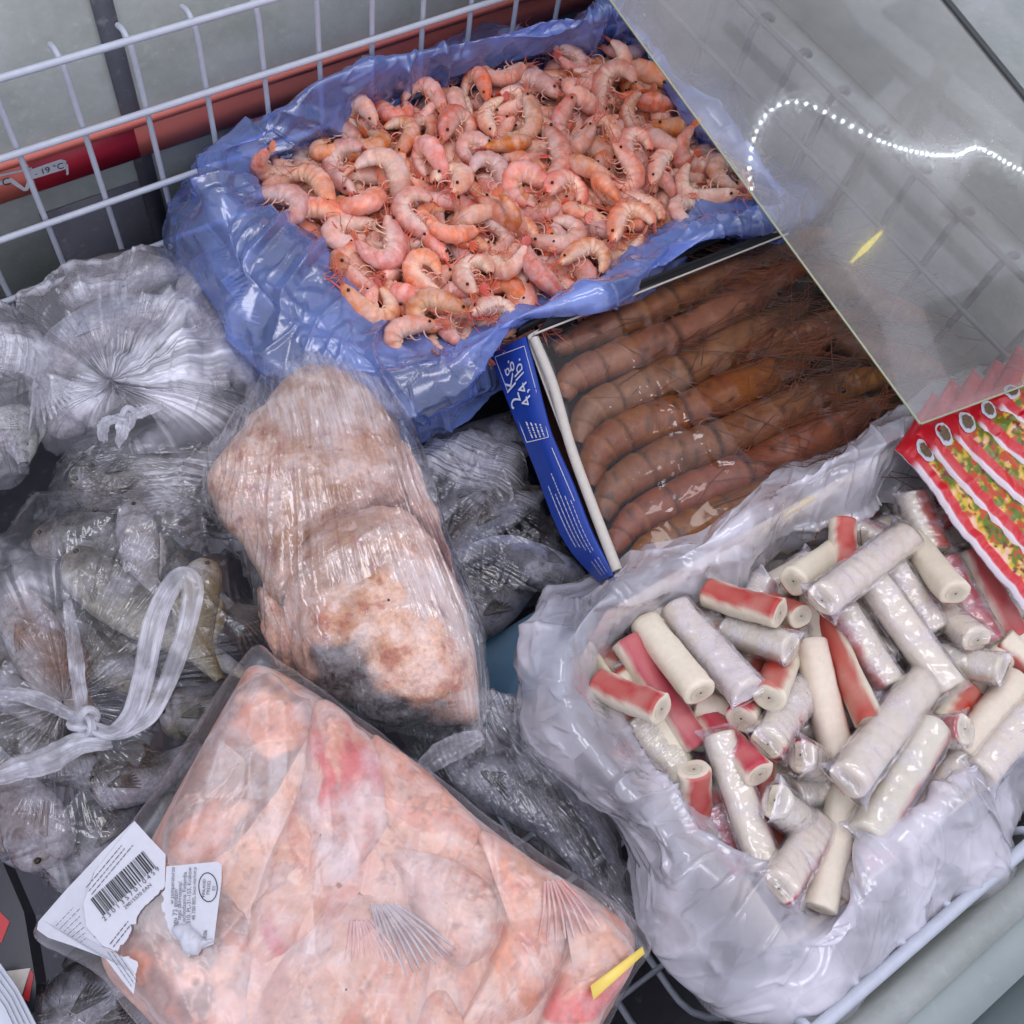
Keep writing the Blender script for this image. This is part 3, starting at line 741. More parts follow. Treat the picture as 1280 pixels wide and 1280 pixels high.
def prawn(px, sz, k):
    r = np.random.default_rng(100 + k); z0 = ZP - (.004 if k > 6 else 0) + r.uniform(-.002, .003)
    path = [P(q[0], q[1], z0) for q in px]
    hs = np.array([.46, .525, .59])
    wid = lambda s: .0212 * sz * np.interp(s, [0, .06, .25, .5, .64, .68, .80, .93, 1], [.28, .5, .85, 1, .97, 1.08, .95, .55, .1]) * (1 + .10 * np.where(s < .66, np.mod(s / .11, 1) - .5, 0))
    hei = lambda s: wid(s) * .92
    warm = r.uniform(0, 1)

    def colf(s, a, V):
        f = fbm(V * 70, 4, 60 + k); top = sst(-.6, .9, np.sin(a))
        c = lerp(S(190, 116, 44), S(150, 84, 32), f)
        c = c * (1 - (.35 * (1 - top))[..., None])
        g = np.mod(s / .11, 1); line = sst(.12, .0, g) * (s < .66); c = lerp_(c, S(206, 150, 92), .45 * sst(.72, .98, g) * (s < .66) * (.4 + f)); c = lerp_(c, S(70, 36, 18), .7 * sst(.62, .72, fbm(V * 130, 3, 90 + k)))
        c = lerp_(c, S(58, 28, 14), .75 * line)
        c = lerp_(c, S(186, 108, 62) if warm > .5 else S(196, 132, 44), .5 * sst(.5, .7, fbm(V * 40 + 9, 3, 70 + k)))
        c = lerp_(c, S(92, 62, 32), .5 * sst(.66, .9, s) * f)
        c = lerp_(c, S(134, 54, 30), .6 * sst(.6, .75, fbm(V * 55 + 3, 3, 80 + k)) * sst(.5, .8, s))
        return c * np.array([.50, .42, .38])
    V, Fb, Cc, p, t, sd, uu = sweep(path, wid, hei, 70, 18, colf)
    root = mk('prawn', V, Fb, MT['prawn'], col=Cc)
    lab = {7: 'prawn lying the other way among the heads at the box middle', 8: 'short prawn head near the black box flap by the glass edge'}.get(k)
    if k < 7: lab = f'large orange-brown prawn, {ORD[k]} in the row counting from the black flap'
    elif lab is None: lab = f'dark prawn head end under the glass lid, {ORD[k - 9]} from the packed row'
    tag(root, lab, 'prawn', 'prawns packed in the blue box')
    i = 66; eyes = []
    for sg in (1, -1):
        c = p[62] + sd[62] * sg * wid(np.array([.88]))[0] * .8 + uu[62] * .006
        V, Fr = sphere(c, .0034 * sz, 10, 8); mk('eye', V, Fr, MT['eye'], root)
    ps = []
    for q in range(30):
        b0 = p[60 + q % 9] + sd[62] * r.normal(0, .006) + uu[62] * .010; l = r.uniform(.06, .17); back = r.random() < .7
        dr = (-t[40] if back else t[60]) + sd[60] * r.normal(0, .45) + np.array([0, 0, .02]); pts = [b0]
        for w in range(4): dr = dr + sd[50] * r.normal(0, .25); pts.append(pts[-1] + dr * l / 4)
        pts = np.array(pts); pts[:, 2] = np.clip(pts[:, 2], z0 + .019, z0 + .024) + r.uniform(-.001, .002, len(pts))
        ps.append(tube(spline(pts, 16, False), r.uniform(.00022, .0005), 4))
    V, Fr = join(ps); o = mk('antennae', V, Fr, MT['prawn'], root, col=np.tile(S(128, 58, 30) if k % 2 else S(84, 48, 26), (len(V), 1))); o['kind'] = 'stuff'
    ps = []
    for q in range(10):
        i = 42 + q * 2; sg = -1; b0 = p[i] + sd[i] * .014 * (1 if q % 2 else -1) + uu[i] * .002; l = r.uniform(.02, .04)
        pts = np.array([b0, b0 - t[i] * l * .3 + sd[i] * .006 + uu[i] * .008, b0 - t[i] * l * .7 + sd[i] * r.normal(0, .01) + uu[i] * .008, b0 - t[i] * l + sd[i] * r.normal(0, .014)])
        ps.append(tube(spline(pts, 9, False), np.linspace(.0014, .0006, 9), 5))
    V, Fr = join(ps); o = mk('legs', V, Fr, MT['prawn'], root, col=np.tile(S(118, 62, 30), (len(V), 1))); o['kind'] = 'stuff'
    # head spike
    b0 = p[64] + uu[64] * .006; V, Fr = tube(np.array([p[52] + uu[52] * .015 * sz, b0 + uu[64] * .004, b0 + t[66] * .03]), np.array([.003, .0022, .0004]), 6); mk('rostrum', V, Fr, MT['prawn'], root, col=np.tile(S(140, 60, 42), (len(V), 1)))


def lerp_(c, d, t): return c * (1 - t)[..., None] + np.array(d) * t[..., None]


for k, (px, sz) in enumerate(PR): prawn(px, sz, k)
# clear film over the tray
nx, ny = 170, 120
c0, c1, c2, c3 = P(668, 420, .015), P(776, 716, .014), BRt + [-.005, 0, 0], TRt + [-.005, 0, .001]
a, b = np.meshgrid(np.linspace(0, 1, nx), np.linspace(0, 1, ny), indexing='ij')
G = (c0 * (1 - a)[..., None] + c3 * a[..., None]) * (1 - b)[..., None] + (c1 * (1 - a)[..., None] + c2 * a[..., None]) * b[..., None]
sag = np.minimum(1, np.minimum(np.minimum(a, 1 - a), np.minimum(b, 1 - b)) / .12)
wv = np.abs(np.sin((b * 7 - a * 1.2) * math.pi)) ** .7
G[..., 2] += .002 * sag + .0012 * sag * wv + crumple(G[..., 0], G[..., 1], 41, 16, 6) * .03 * sag
uvt = np.stack([a, b], -1).reshape(-1, 2)
wrap = mk('tray_wrap', G.reshape(-1, 3), grid_faces(nx, ny), MT['tray_film'], uv=uvt); tag(wrap, 'glossy clear film stretched over the tray of large prawns', 'film')

# ------------------------------------------------------------------ crab sticks in the white-lined box
cb = empty('carton', P(900, 900, -.13)); tag(cb, 'cream cardboard carton inside the white bag of crab sticks', 'carton')
q0, q1 = P(762, 772, .022), P(1150, 548, .022)                   # back edge
qa, qb = P(742, 858, .018), P(905, 1060, .0)                     # left edge
def wallp(name, a, b, t, h): 
    up = np.array([0, 0, -h]); t = np.array(t)
    V, Fc = hexa([a, b, b + t, a + t], [a + up, b + up, b + t + up, a + t + up]); return mk(name, V, Fc, MT['card'], cb, smooth=False)
wallp('panel', q0, q1, (0, .006, 0), .10)
wallp('panel', P(738, 800, .004), P(985, 1172, .0), (-.004, -.002, 0), .09)
wallp('panel', P(992, 1172, .0), P(1292, 925, .0), (-.002, -.004, 0), .09)
V, Fc = hexa([P(770, 700, -.10), P(1400, 700, -.10), P(1250, 960, -.10), P(900, 1040, -.10)], [P(770, 700, -.105), P(1400, 700, -.105), P(1250, 960, -.105), P(900, 1040, -.105)]); mk('base', V, Fc, MT['card'], cb, smooth=False)

Bc = [(750, 850), (778, 800), (880, 748), (985, 692), (1080, 640), (1125, 612), (1270, 560), (1330, 700), (1330, 860), (1235, 922), (1140, 1040), (1078, 1066), (1015, 1132), (963, 1088), (896, 1008), (836, 958), (790, 906)]
Cc_ = [(712, 850), (738, 775), (815, 722), (955, 645), (1062, 578), (1138, 530), (1300, 480), (1380, 680), (1380, 890), (1262, 912), (1160, 1010), (1085, 1078), (1022, 1170), (942, 1118), (856, 1040), (792, 984), (736, 913)]
Dc = [(648, 858), (665, 795), (765, 715), (925, 622), (1040, 556), (1142, 506), (1315, 460), (1410, 670), (1410, 930), (1320, 985), (1255, 1060), (1170, 1158), (1066, 1274), (930, 1262), (826, 1192), (765, 1050), (690, 945)]
rg = [[(q[0] * .9 + 100, q[1] * .9 + 85, -.085) for q in Bc], [(q[0], q[1] + 6, -.045) for q in Bc], [(q[0], q[1], -.014) for q in Bc],
      [(q[0], q[1], .034) for q in Cc_], [((q[0] + w[0]) / 2, (q[1] + w[1]) / 2, .022) for q, w in zip(Cc_, Dc)], [(q[0], q[1], -.02) for q in Dc], [(q[0] * .985 + 15, q[1] * .985 + 5, -.08) for q in Dc]]
G, Fc, uv = loft(rg, 1100, 200, .14, 9, f0=5.5, n=9)
bag = mk('plastic_bag', G.reshape(-1, 3), Fc, MT['white_film'], uv=uv)
tag(bag, 'crumpled milky white plastic bag lining the box of crab sticks', 'bag')


def stick_geo(L, rr, red0, redw, seed):
    r = np.random.default_rng(seed); m_ = 28; xs = np.concatenate([[-.5, -.5, -.496, -.485], np.linspace(-.44, .44, 9), [.485, .496, .5, .5]]) * L
    rs = np.concatenate([[.0, .80, .93, 1.], np.full(9, 1.), [1., .93, .80, .0]]) * rr; rs[[0, -1]] = rr * .06
    a = np.arange(m_) * 2 * math.pi / m_; sq = 1 / (np.abs(np.cos(a)) ** 2.5 + np.abs(np.sin(a)) ** 2.5) ** (1 / 2.5) * .97
    V = []; C = []
    for i, (x, q) in enumerate(zip(xs, rs)):
        bend = .03 * L * (x / L) ** 2 * 4 * r.uniform(.9, 1.1) * .5
        v = np.stack([np.full(m_, x), np.cos(a) * q * sq, np.sin(a) * q * sq * .9 + bend], 1); v += (noise(v * 160 + seed) - .5)[:, None] * .0012 * (q > rr * .5); V.append(v)
        d = np.abs((a - red0 + math.pi) % (2 * math.pi) - math.pi); f = sst(redw + .30, redw - .22, d + (noise(v * 200 + 5) - .5) * .5) * (.88 + .3 * (noise(v * 90 + 9) - .4))
        cream = np.array(S(226, 214, 192)); c = cream * (1 + .1 * (fbm(v * 90, 3, seed)[:, None] - .5))
        redc = np.array(S(182, 28, 40)); c = c * (1 - f)[:, None] + redc * (f * (1 if 1 < i < len(xs) - 2 else .0))[:, None] + c * (f * (0 if 1 < i < len(xs) - 2 else 1.))[:, None]
        if i in (0, len(xs) - 1): c = c * .62
        C.append(c)
    n = len(xs); Fb = np.array([[i * m_ + j, (i + 1) * m_ + j, (i + 1) * m_ + (j + 1) % m_, i * m_ + (j + 1) % m_] for i in range(n - 1) for j in range(m_)])
    return np.concatenate(V), Fb, np.concatenate(C)


def spiral_geo(L, rr, sgn):
    t = np.linspace(0, 1, 40); a = t * 3.2 * math.pi; q = rr * (.10 + .58 * t)
    pth = np.stack([np.full(40, sgn * L * .5), np.cos(a) * q, np.sin(a) * q * .85 + .015 * L], 1)
    return tube(pth, .00022, 4)


def wrap_geo(L, rr, seed):
    nx_, m_ = 60, 40; x = np.linspace(-.56, .56, nx_) * L; a = np.arange(m_) * 2 * math.pi / m_
    X, A = np.meshgrid(x, a, indexing='ij'); q = rr * (1.17 + .0 * X); fin = sst(.47, .56, np.abs(X) / L)
    sq = 1 / (np.abs(np.cos(A)) ** 2.5 + np.abs(np.sin(A)) ** 2.5) ** (1 / 2.5) * .97
    h = crumple(X, A * rr, seed, 60, 5) * .07
    Y = np.cos(A) * (q * sq * (1 + fin * .3) + h); Z = np.sin(A) * ((q * sq * .9) * (1 - .8 * fin) + h) + .06 * X ** 2 / L
    G = np.stack([X, Y, Z], -1); Fb = np.array([[i * m_ + j, (i + 1) * m_ + j, (i + 1) * m_ + (j + 1) % m_, i * m_ + (j + 1) % m_] for i in range(nx_ - 1) for j in range(m_)])
    return G.reshape(-1, 3), Fb, np.stack([X / L, A / 6.28], -1).reshape(-1, 2)


L0, R0_ = .10, .0135
ST = []
for k, (a0, w0) in enumerate(((0, .75), (1.57, .8), (3.14, .75), (-1.57, .8), (.8, 1.0), (2.4, 1.0), (-1.57, .5))):
    V, Fb, C = stick_geo(L0, R0_, a0, w0, 40 + k); ST.append(mesh('crab_stick', V, Fb, C))
SPI = [mesh('end_spiral', *spiral_geo(L0, R0_, s)) for s in (1, -1)]
WR = []
for k in range(3): V, Fb, u_ = wrap_geo(L0, R0_, 70 + k); WR.append(mesh('wrapper', V, Fb, film_layer(V + k, 60), u_))
MT['spiral'] = plain('spiral_crease', S(196, 178, 142), .6)


def stick(A, Bq, kind, wrapped, size=1., roll=0., lab=None):
    A = np.array(A); Bq = np.array(Bq); d = Bq - A; L = np.linalg.norm(d); x = d / L
    y = np.cross((0, 0, 1.), x); y /= np.linalg.norm(y) + 1e-9; z = np.cross(x, y)
    R = np.stack([x, y, z], 1) @ rot((1, 0, 0), roll); sx = L / L0; M = Matrix([[R[i][0] * sx, R[i][1] * size, R[i][2] * size, ((A + Bq) / 2)[i]] for i in range(3)] + [[0, 0, 0, 1]])
    root = put('crab_stick', ST[kind], MT['stick'], None, M)
    for q in (0, 1): put('end_spiral', SPI[q], MT['spiral'], root)
    if lab: tag(root, lab, 'crab stick', 'crab sticks one can tell apart in the white-lined carton')
    if wrapped: put('wrapper', WR[wrapped - 1], MT['wrap'], root)
    if lab: return
    if wrapped:
        tag(root, 'crab stick in its own clear wrapper in the white-lined carton', 'crab stick', 'wrapped crab sticks in the white-lined carton')
    else: tag(root, 'bare cream and red crab stick in the white-lined carton', 'crab stick', 'bare crab sticks in the white-lined carton')


# x1, y1, x2, y2, kind (0 red right, 1 red top, 2 red left, 3 red below, 4/5 skew), wrapped, height
SK = [(1026, 752, 1132, 672, 3, 1, .030, 1.12), (884, 742, 976, 768, 1, 0, .020, 1), (908, 788, 990, 812, 3, 2, .012, 1), (1002, 772, 955, 752, 1, 0, .002, .9), (990, 728, 1045, 690, 6, 0, .006, 1),
      (1052, 652, 1056, 712, 1, 0, .008, .95), (842, 762, 936, 868, 3, 3, .010, 1.1), (806, 780, 876, 868, 3, 0, .014, 1.05), (780, 800, 872, 934, 1, 0, .002, 1), (748, 856, 828, 888, 1, 0, .012, 1),
      (960, 874, 982, 820, 4, 0, .012, 1.05), (1012, 802, 1048, 952, 0, 0, .012, 1.08), (1030, 776, 1088, 906, 5, 0, .004, .95), (1052, 762, 1112, 858, 2, 2, .008, 1.05), (1086, 722, 1186, 862, 6, 1, .022, 1.1),
      (1112, 706, 1170, 790, 3, 2, .012, 1), (1138, 676, 1194, 744, 6, 0, .016, 1.05), (1165, 756, 1222, 802, 3, 1, .008, 1), (1178, 700, 1236, 806, 1, 1, .002, 1.05), (1212, 690, 1268, 800, 1, 0, -.002, 1.05),
      (1160, 818, 1254, 838, 3, 2, .008, .95), (1140, 620, 1168, 690, 4, 1, .006, 1.05), (958, 932, 1004, 862, 2, 3, .010, 1.08), (925, 900, 950, 850, 4, 0, -.004, 1), (866, 880, 915, 892, 3, 0, .0, .95),
      (884, 900, 950, 970, 1, 0, .008, 1), (866, 960, 872, 1030, 1, 0, -.004, 1.02), (898, 918, 956, 1086, 0, 1, .020, .98), (948, 940, 962, 1080, 1, 0, -.006, 1), (998, 944, 1045, 968, 0, 1, .006, 1),
      (992, 994, 1046, 978, 6, 2, .0, 1), (966, 1000, 1020, 1046, 3, 2, .010, 1.05), (1022, 1032, 972, 1112, 0, 1, .020, 1.05), (1058, 986, 1022, 1136, 6, 0, .010, 1.05), (1058, 978, 1156, 852, 6, 1, .026, 1.2),
      (1082, 1046, 1168, 908, 2, 1, .030, 1.15), (1150, 920, 1208, 912, 1, 1, .014, .95), (1122, 1060, 1206, 944, 6, 2, .008, 1.05), (1200, 946, 1272, 850, 6, 0, .012, 1.1), (1222, 968, 1310, 868, 6, 1, .018, 1.1),
      (1206, 858, 1176, 906, 4, 0, .004, 1), (1070, 1072, 1130, 1046, 5, 0, .0, 1), (822, 900, 856, 976, 6, 0, -.006, 1), (1180, 870, 1290, 910, 4, 0, -.004, 1), (1250, 800, 1330, 870, 2, 0, .004, 1), (1240, 830, 1300, 780, 6, 0, .0, 1),
      (790, 900, 852, 962, 6, 1, -.008, 1), (842, 950, 880, 1040, 1, 0, -.012, 1), (888, 1010, 930, 1090, 5, 2, -.010, 1), (770, 880, 812, 930, 4, 0, -.014, 1), (935, 1040, 980, 1095, 6, 0, -.012, 1), (1060, 1075, 1040, 1120, 0, 1, -.008, .95)]
SL_ = {0: 'wrapped crab stick on top of the heap, slanting up towards the red packets', 1: 'red-topped crab stick under the back rim, its round end facing right', 7: 'bare cream crab stick with its end showing, second from the left rim', 6: 'thick cream crab stick below the back rim, left of the red-topped one',
       8: 'long red crab stick running down from the back left corner', 9: 'short red and cream crab stick touching the left rim', 11: 'upright cream crab stick with red right edge in the heap middle', 34: 'thickest wrapped crab stick, lying diagonally in front of the heap middle', 35: 'wrapped crab stick with red left edge just below the thickest one',
       27: 'long wrapped crab stick pointing down to the front left of the bag', 32: 'wrapped crab stick at the lowest front corner of the heap', 33: 'plain cream crab stick beside the lowest wrapped one', 26: 'crab stick standing on end, red below, against the left film', 5: 'short red crab stick stub poking up behind the topmost stick',
       14: 'long wrapped crab stick running down right from behind the topmost stick', 16: 'bare cream crab stick with its end showing, below the red packets', 25: 'red crab stick with cream end left of the heap middle'}
RAISE = {0: 0, 1: 1, 2: 1, 3: 0, 4: 0, 6: 1, 7: 1, 9: 1, 10: 0, 16: 1, 17: 1, 20: 1, 22: 0, 23: 0, 25: 1, 26: 0, 29: 0, 31: 0, 34: 0, 36: 1, 12: 1, 32: 1}
for i, (x1, y1, x2, y2, kd, wr, z, sz) in enumerate(SK):
    e = RAISE.get(i); dz = .030 if e is not None else 0.
    stick(P(x1, y1, z + (dz if e == 0 else -dz * .4)), P(x2, y2, z + (dz if e == 1 else -dz * .4)), kd, wr, sz * 1.0, 0, SL_.get(i))
CW = [tuple(P(1030 + (q[0] - 1030) * .90, 870 + (q[1] - 870) * .86, 0)[:2]) for q in Bc]
rs_ = np.random.default_rng(5)
for zz, dm in ((-.012, .036), (-.030, .030), (-.050, .040)):
    for x, y in scatter(CW, dm, 900, rs_):
        a = rs_.uniform(0, math.pi); l = rs_.uniform(.035, .05); dv = np.array([math.cos(a) * l, math.sin(a) * l, rs_.uniform(-.008, .008)])
        c = np.array([x, y, zz]); stick(c - dv, c + dv, int(rs_.integers(0, 7)), int(rs_.choice([0, 1, 2, 3])), rs_.uniform(.9, 1.05), rs_.uniform(0, 6))

# ------------------------------------------------------------------ red packets beside the crab sticks
PK = [((1120, 560), (1290, 778)), ((1143, 543), (1312, 735)), ((1172, 530), (1335, 695)), ((1203, 516), (1350, 650)), ((1232, 498), (1365, 600))]
MT['packet'] = mat_attr('printed_packet', rough=.3, nscale=90, bump=.12, vary=.05)
PN = ['front red packet lying lowest, next to the crab sticks', 'second red packet from the crab sticks, half covered by the next', 'third red packet from the crab sticks in the overlapping row', 'fourth red packet, its top corner against the glass edge', 'rearmost red packet with the whole round seal in view']
for k, (A, Bq) in enumerate(PK):
    z = .040 + .008 * k; nu, nv = 70, 140
    p0, p1 = P(*A, z), P(*Bq, z); wv = np.array([.085, .030, -.006]); ln = p1 - p0
    u, v = np.meshgrid(np.linspace(0, 1, nu), np.linspace(0, 1, nv), indexing='ij')
    pil = (np.clip(np.minimum(u, 1 - u) / .18, 0, 1) * np.clip(np.minimum(v, 1 - v) / .08, 0, 1)) ** .5
    G = p0 + u[..., None] * wv + v[..., None] * ln
    wob = (noise(np.stack([u * 3, v * 7, 0 * u + k], -1), 5) - .5)
    G[..., 2] += .011 * pil + .004 * wob + crumple(u * .09, v * .2, 80 + k, 30, 4) * .08
    G += wv / np.linalg.norm(wv) * (.0016 * np.sin(v * 9 + k))[..., None]
    f = fbm(np.stack([u * 9 + 17 * k, v * 22 + 5 * k, 0 * u + 3.3 * k], -1), 4, 8 + k); f2 = fbm(np.stack([u * 14 + 5, v * 30, 0 * u + k], -1), 3, 9)
    red = np.array(S(196, 18, 34)); C = np.tile(red, (nu, nv, 1)).astype(float)
    pic = lerp(S(94, 116, 32), S(214, 176, 56), sst(.45, .62, f)); pic = lerp_(pic, S(186, 74, 40), sst(.55, .62, f2)); pic = lerp_(pic, S(120, 52, 40), sst(.36, .30, f2)); pic = lerp_(pic, S(222, 182, 150), sst(.64, .70, f))
    inp = sst(.115, .13, u) * sst(.13, .16, v) * sst(.90, .87, v)
    C = lerp_(C, pic[0, 0] * 0, 0 * u) * (1 - inp)[..., None] + pic * inp[..., None]
    C = lerp_(C, S(72, 130, 196), sst(.84, .86, v) * sst(.93, .91, v) * sst(.15, .18, u) * sst(.5, .45, u))
    C = lerp_(C, S(226, 214, 220), sst(.045, .035, u) * sst(.10, .16, v))
    top = G.reshape(-1, 3); bot = (G - np.array([0, 0, .0012]) - (.010 * pil)[..., None] * [0, 0, 1]).reshape(-1, 3)
    Fq = grid_faces(nu, nv); V = np.concatenate([top, bot]); n0 = len(top)
    root = mk('snack_packet', V, np.concatenate([Fq, Fq[:, ::-1] + n0]), MT['packet'], col=np.concatenate([C.reshape(-1, 3), np.tile(S(228, 220, 224), (n0, 1))]))
    tag(root, PN[k], 'packet', 'red packets fanned beside the crab sticks')
    # round white seal with a brown picture
    cu_, cv_ = .20, .13; ring = []; disc = []
    def on(uu_, vv_, e): i = int(np.clip(uu_, 0, 1) * (nu - 1)); j = int(np.clip(vv_, 0, 1) * (nv - 1)); return G[i, j] + np.array([0, 0, e])
    for (ru, rv, e, mt_, nm) in ((.095, .060, .0012, MT['paper'], 'seal'), (.062, .040, .0020, plain('brown_print', S(104, 84, 58), .5, vary=.3, scale=200), 'seal_picture')):
        t_ = np.linspace(0, 2 * math.pi, 29)[:-1]; c = on(cu_, cv_, e)
        V = np.array([c] + [on(cu_ + ru * math.cos(q), cv_ + rv * math.sin(q), e) for q in t_]); mk(nm, V, [[0, i + 1, (i + 1) % 28 + 1] for i in range(28)], mt_, root if nm == 'seal' else seal_); seal_ = bpy.data.objects[-1] if False else [o for o in root.children if o.name.startswith('seal')][0]

# ------------------------------------------------------------------ vacuum pack of salmon in front
ZS = .030
sp_ = empty('salmon_pack', P(420, 1080, ZS - .03)); tag(sp_, 'large clear vacuum pack of pink salmon pieces with a torn barcode label', 'pack')
base_o = [(324, 832), (395, 868), (480, 930), (565, 997), (665, 1075), (745, 1125), (795, 1182), (745, 1290), (640, 1420), (520, 1500), (330, 1400), (185, 1275), (128, 1190), (170, 1085), (235, 965), (292, 865)]
G, Fc, uv = pillow(base_o, ZS - .030, .030, .004, nt=300, nr=110, p=8, fn=lambda g: (fbm(g * 20, 3, 5) - .5) * .005)
SLAB = (G.reshape(-1, 3), Fc)
PEACH, PINK, GREY, WHITE, ORANGE, ROSE = S(230, 180, 152), S(222, 158, 148), S(146, 124, 120), S(222, 200, 202), S(226, 148, 108), S(214, 116, 112)
SM = [([(322, 838), (372, 862), (398, 900), (360, 985), (300, 1060), (240, 1110), (200, 1070), (232, 975), (290, 870)], 'A', .034), ([(398, 872), (470, 922), (500, 985), (478, 1060), (420, 1130), (360, 1205), (300, 1200), (322, 1100), (372, 985)], 'B', .036),
      ([(470, 922), (560, 990), (604, 1040), (570, 1082), (500, 1066), (468, 1010)], 'C', .034), ([(486, 1062), (560, 1070), (618, 1115), (622, 1180), (572, 1218), (530, 1180), (500, 1110)], 'D', .037),
      ([(596, 1040), (680, 1085), (716, 1140), (694, 1230), (630, 1290), (566, 1300), (606, 1210), (628, 1130)], 'E', .035), ([(694, 1096), (792, 1182), (752, 1270), (690, 1350), (650, 1330), (690, 1230), (716, 1150)], 'F', .033),
      ([(345, 1205), (410, 1132), (470, 1108), (520, 1160), (545, 1230), (500, 1340), (380, 1400), (300, 1330)], 'G', .037), ([(150, 1190), (205, 1100), (268, 1098), (322, 1150), (318, 1250), (280, 1340), (190, 1270)], 'H', .033), ([(545, 1228), (600, 1300), (640, 1330), (560, 1440), (470, 1420), (500, 1310)], 'I', .034)]


def salmon_col(kind, V, k):
    ang = (.3 + k * 1.1) if kind != 'base' else .9; d = np.array([math.cos(ang), math.sin(ang), 0]); e = np.array([-d[1], d[0], 0])
    wp = (fbm(V * 16, 3, 31 + k)[:, None] - .5) * .06; q = V + wp; al = q @ d; ac = q @ e
    f = fbm(V * 24, 4, 30 + k); g = fbm(V * 58 + 4, 4, 50 + k); fl = fbm(np.stack([al * 14, ac * 75, 0 * al + k], 1), 4, 60 + k)
    big = fbm(V * 11 + 3, 3, 75 + k)
    c = lerp(PEACH, S(210, 144, 118), sst(.34, .64, fl))
    if kind in 'AH': c = lerp_(c, S(160, 132, 120), sst(.38, .52, f) * .9); c = lerp_(c, S(128, 104, 96), sst(.46, .66, g) * .6 * sst(.38, .48, f))
    elif kind == 'B': c = lerp_(c, S(204, 166, 158), sst(.44, .6, f)); c = lerp_(c, S(206, 92, 88), sst(.55, .66, fl) * sst(.46, .6, big))
    elif kind == 'C': c = lerp_(c, ORANGE, sst(.42, .6, f) * .8)
    elif kind in 'DG': c = lerp_(c, S(216, 184, 172), sst(.40, .60, f) * .7); c = lerp_(c, S(176, 140, 124), sst(.56, .70, g) * .5)
    elif kind == 'E': c = lerp_(c, ORANGE, sst(.5, .66, fl) * .7); c = lerp_(c, S(196, 104, 92), sst(.58, .7, g) * .6)
    elif kind == 'F': c = lerp_(c, S(214, 96, 88), sst(.52, .64, fl) * .9); c = lerp_(c, WHITE, sst(.52, .64, big) * .8)
    else: c = lerp_(c, GREY, sst(.60, .70, big) * .5); c = lerp_(c, S(212, 186, 180), sst(.44, .34, big) * .8)
    c = lerp_(c, S(240, 212, 198), np.clip(1 - np.abs(fl - .5) / .020, 0, 1) * .5)         # pale fat lines between the flakes
    c = lerp_(c, S(150, 88, 76), np.clip(1 - np.abs(f - .5) / .014, 0, 1) * .45)             # thin dark cracks
    c = lerp_(c, S(120, 92, 84), sst(.70, .78, fbm(V * 160, 2, 9)) * .35)
    return c * (1 + .50 * (g - .5))[:, None] * (1 + .35 * (fl - .5))[:, None] * np.array([.90, .85, .83])


mk('salmon_flesh', *SLAB, MT['salmon'], sp_, col=salmon_col('base', SLAB[0], 40))
for k, (ol, kind, h) in enumerate(SM):
    G, Fc, uv = pillow(ol, ZS - .012, h - .012, .004, nt=160, nr=34, p=5, jit=.2, seed=k + 3, fn=lambda g: (fbm(g * 30, 3, 15 + k) - .5) * .003)
    V = G.reshape(-1, 3); C = salmon_col(kind, V, k); rim = np.tile(np.concatenate([np.linspace(0, 1, 34), np.linspace(1, 0, 11)[1:] * 0 + 1]), 160)
    C = lerp_(C, S(238, 214, 206), sst(.86, .99, rim + .12 * (fbm(V * 60, 2, 3) - .5)) * .55)
    o = mk('salmon_piece', V, Fc, MT['salmon'], sp_, col=C)
# fins pressed against the film
for (b0, d0, l0, nf, cc) in (((478, 1130), (.50, .86), 95, 11, S(150, 118, 116)), ((450, 1150), (.18, .98), 80, 9, S(206, 130, 114)), ((690, 1100), (.28, .96), 75, 8, S(206, 128, 110))):
    q = []
    for i in range(nf):
        t_ = (i / (nf - 1) - .5) * .8; dx = d0[0] * math.cos(t_) - d0[1] * math.sin(t_); dy = d0[0] * math.sin(t_) + d0[1] * math.cos(t_)
        s0 = (b0[0] - (i - nf / 2) * 3.0, b0[1] + (i % 2) * 2); e0 = (s0[0] + dx * l0, s0[1] + dy * l0)
        q.append(tube(spline(np.array([P(*s0, ZS + .0115), P((s0[0] + e0[0]) / 2 + 3, (s0[1] + e0[1]) / 2, ZS + .0125), P(*e0, ZS + .0105)]), 10, False), np.linspace(.0015, .0008, 10), 5))
    V, Fc = join(q); o = mk('fin', V, Fc, MT['salmon'], sp_, col=np.tile(np.array(cc) * .85 + .12, (len(V), 1))); o['kind'] = 'stuff'
# sealed film, wider than the flesh
film_o = [(322, 808), (350, 826), (400, 860), (480, 920), (565, 985), (665, 1060), (745, 1110), (812, 1174), (790, 1225), (745, 1310), (650, 1440), (520, 1540), (320, 1440), (170, 1280), (120, 1216), (42, 1168), (100, 1105), (165, 1028), (238, 915), (296, 832)]
G, Fc, uv = pillow(film_o, ZS - .010, .0275, .016, nt=300, nr=110, p=9, amp=.018, seed=77, f0=16, n=6)
mk('film', G.reshape(-1, 3), Fc, MT['vac'], sp_, uv=uv * np.array([40, 1]))
ZL = ZS + .0205
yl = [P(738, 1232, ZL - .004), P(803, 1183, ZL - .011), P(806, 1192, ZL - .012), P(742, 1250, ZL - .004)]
MT['yellow'] = plain('yellow_reflection', S(244, 214, 104), .3)  # yellow lamp reflection at the pack corner, built as a flat coloured strip
V, Fc = hexa(yl, [q - np.array([0, 0, .0006]) for q in yl]); mk('yellow_reflection', V, Fc, MT['yellow'], sp_, smooth=False)
# torn label


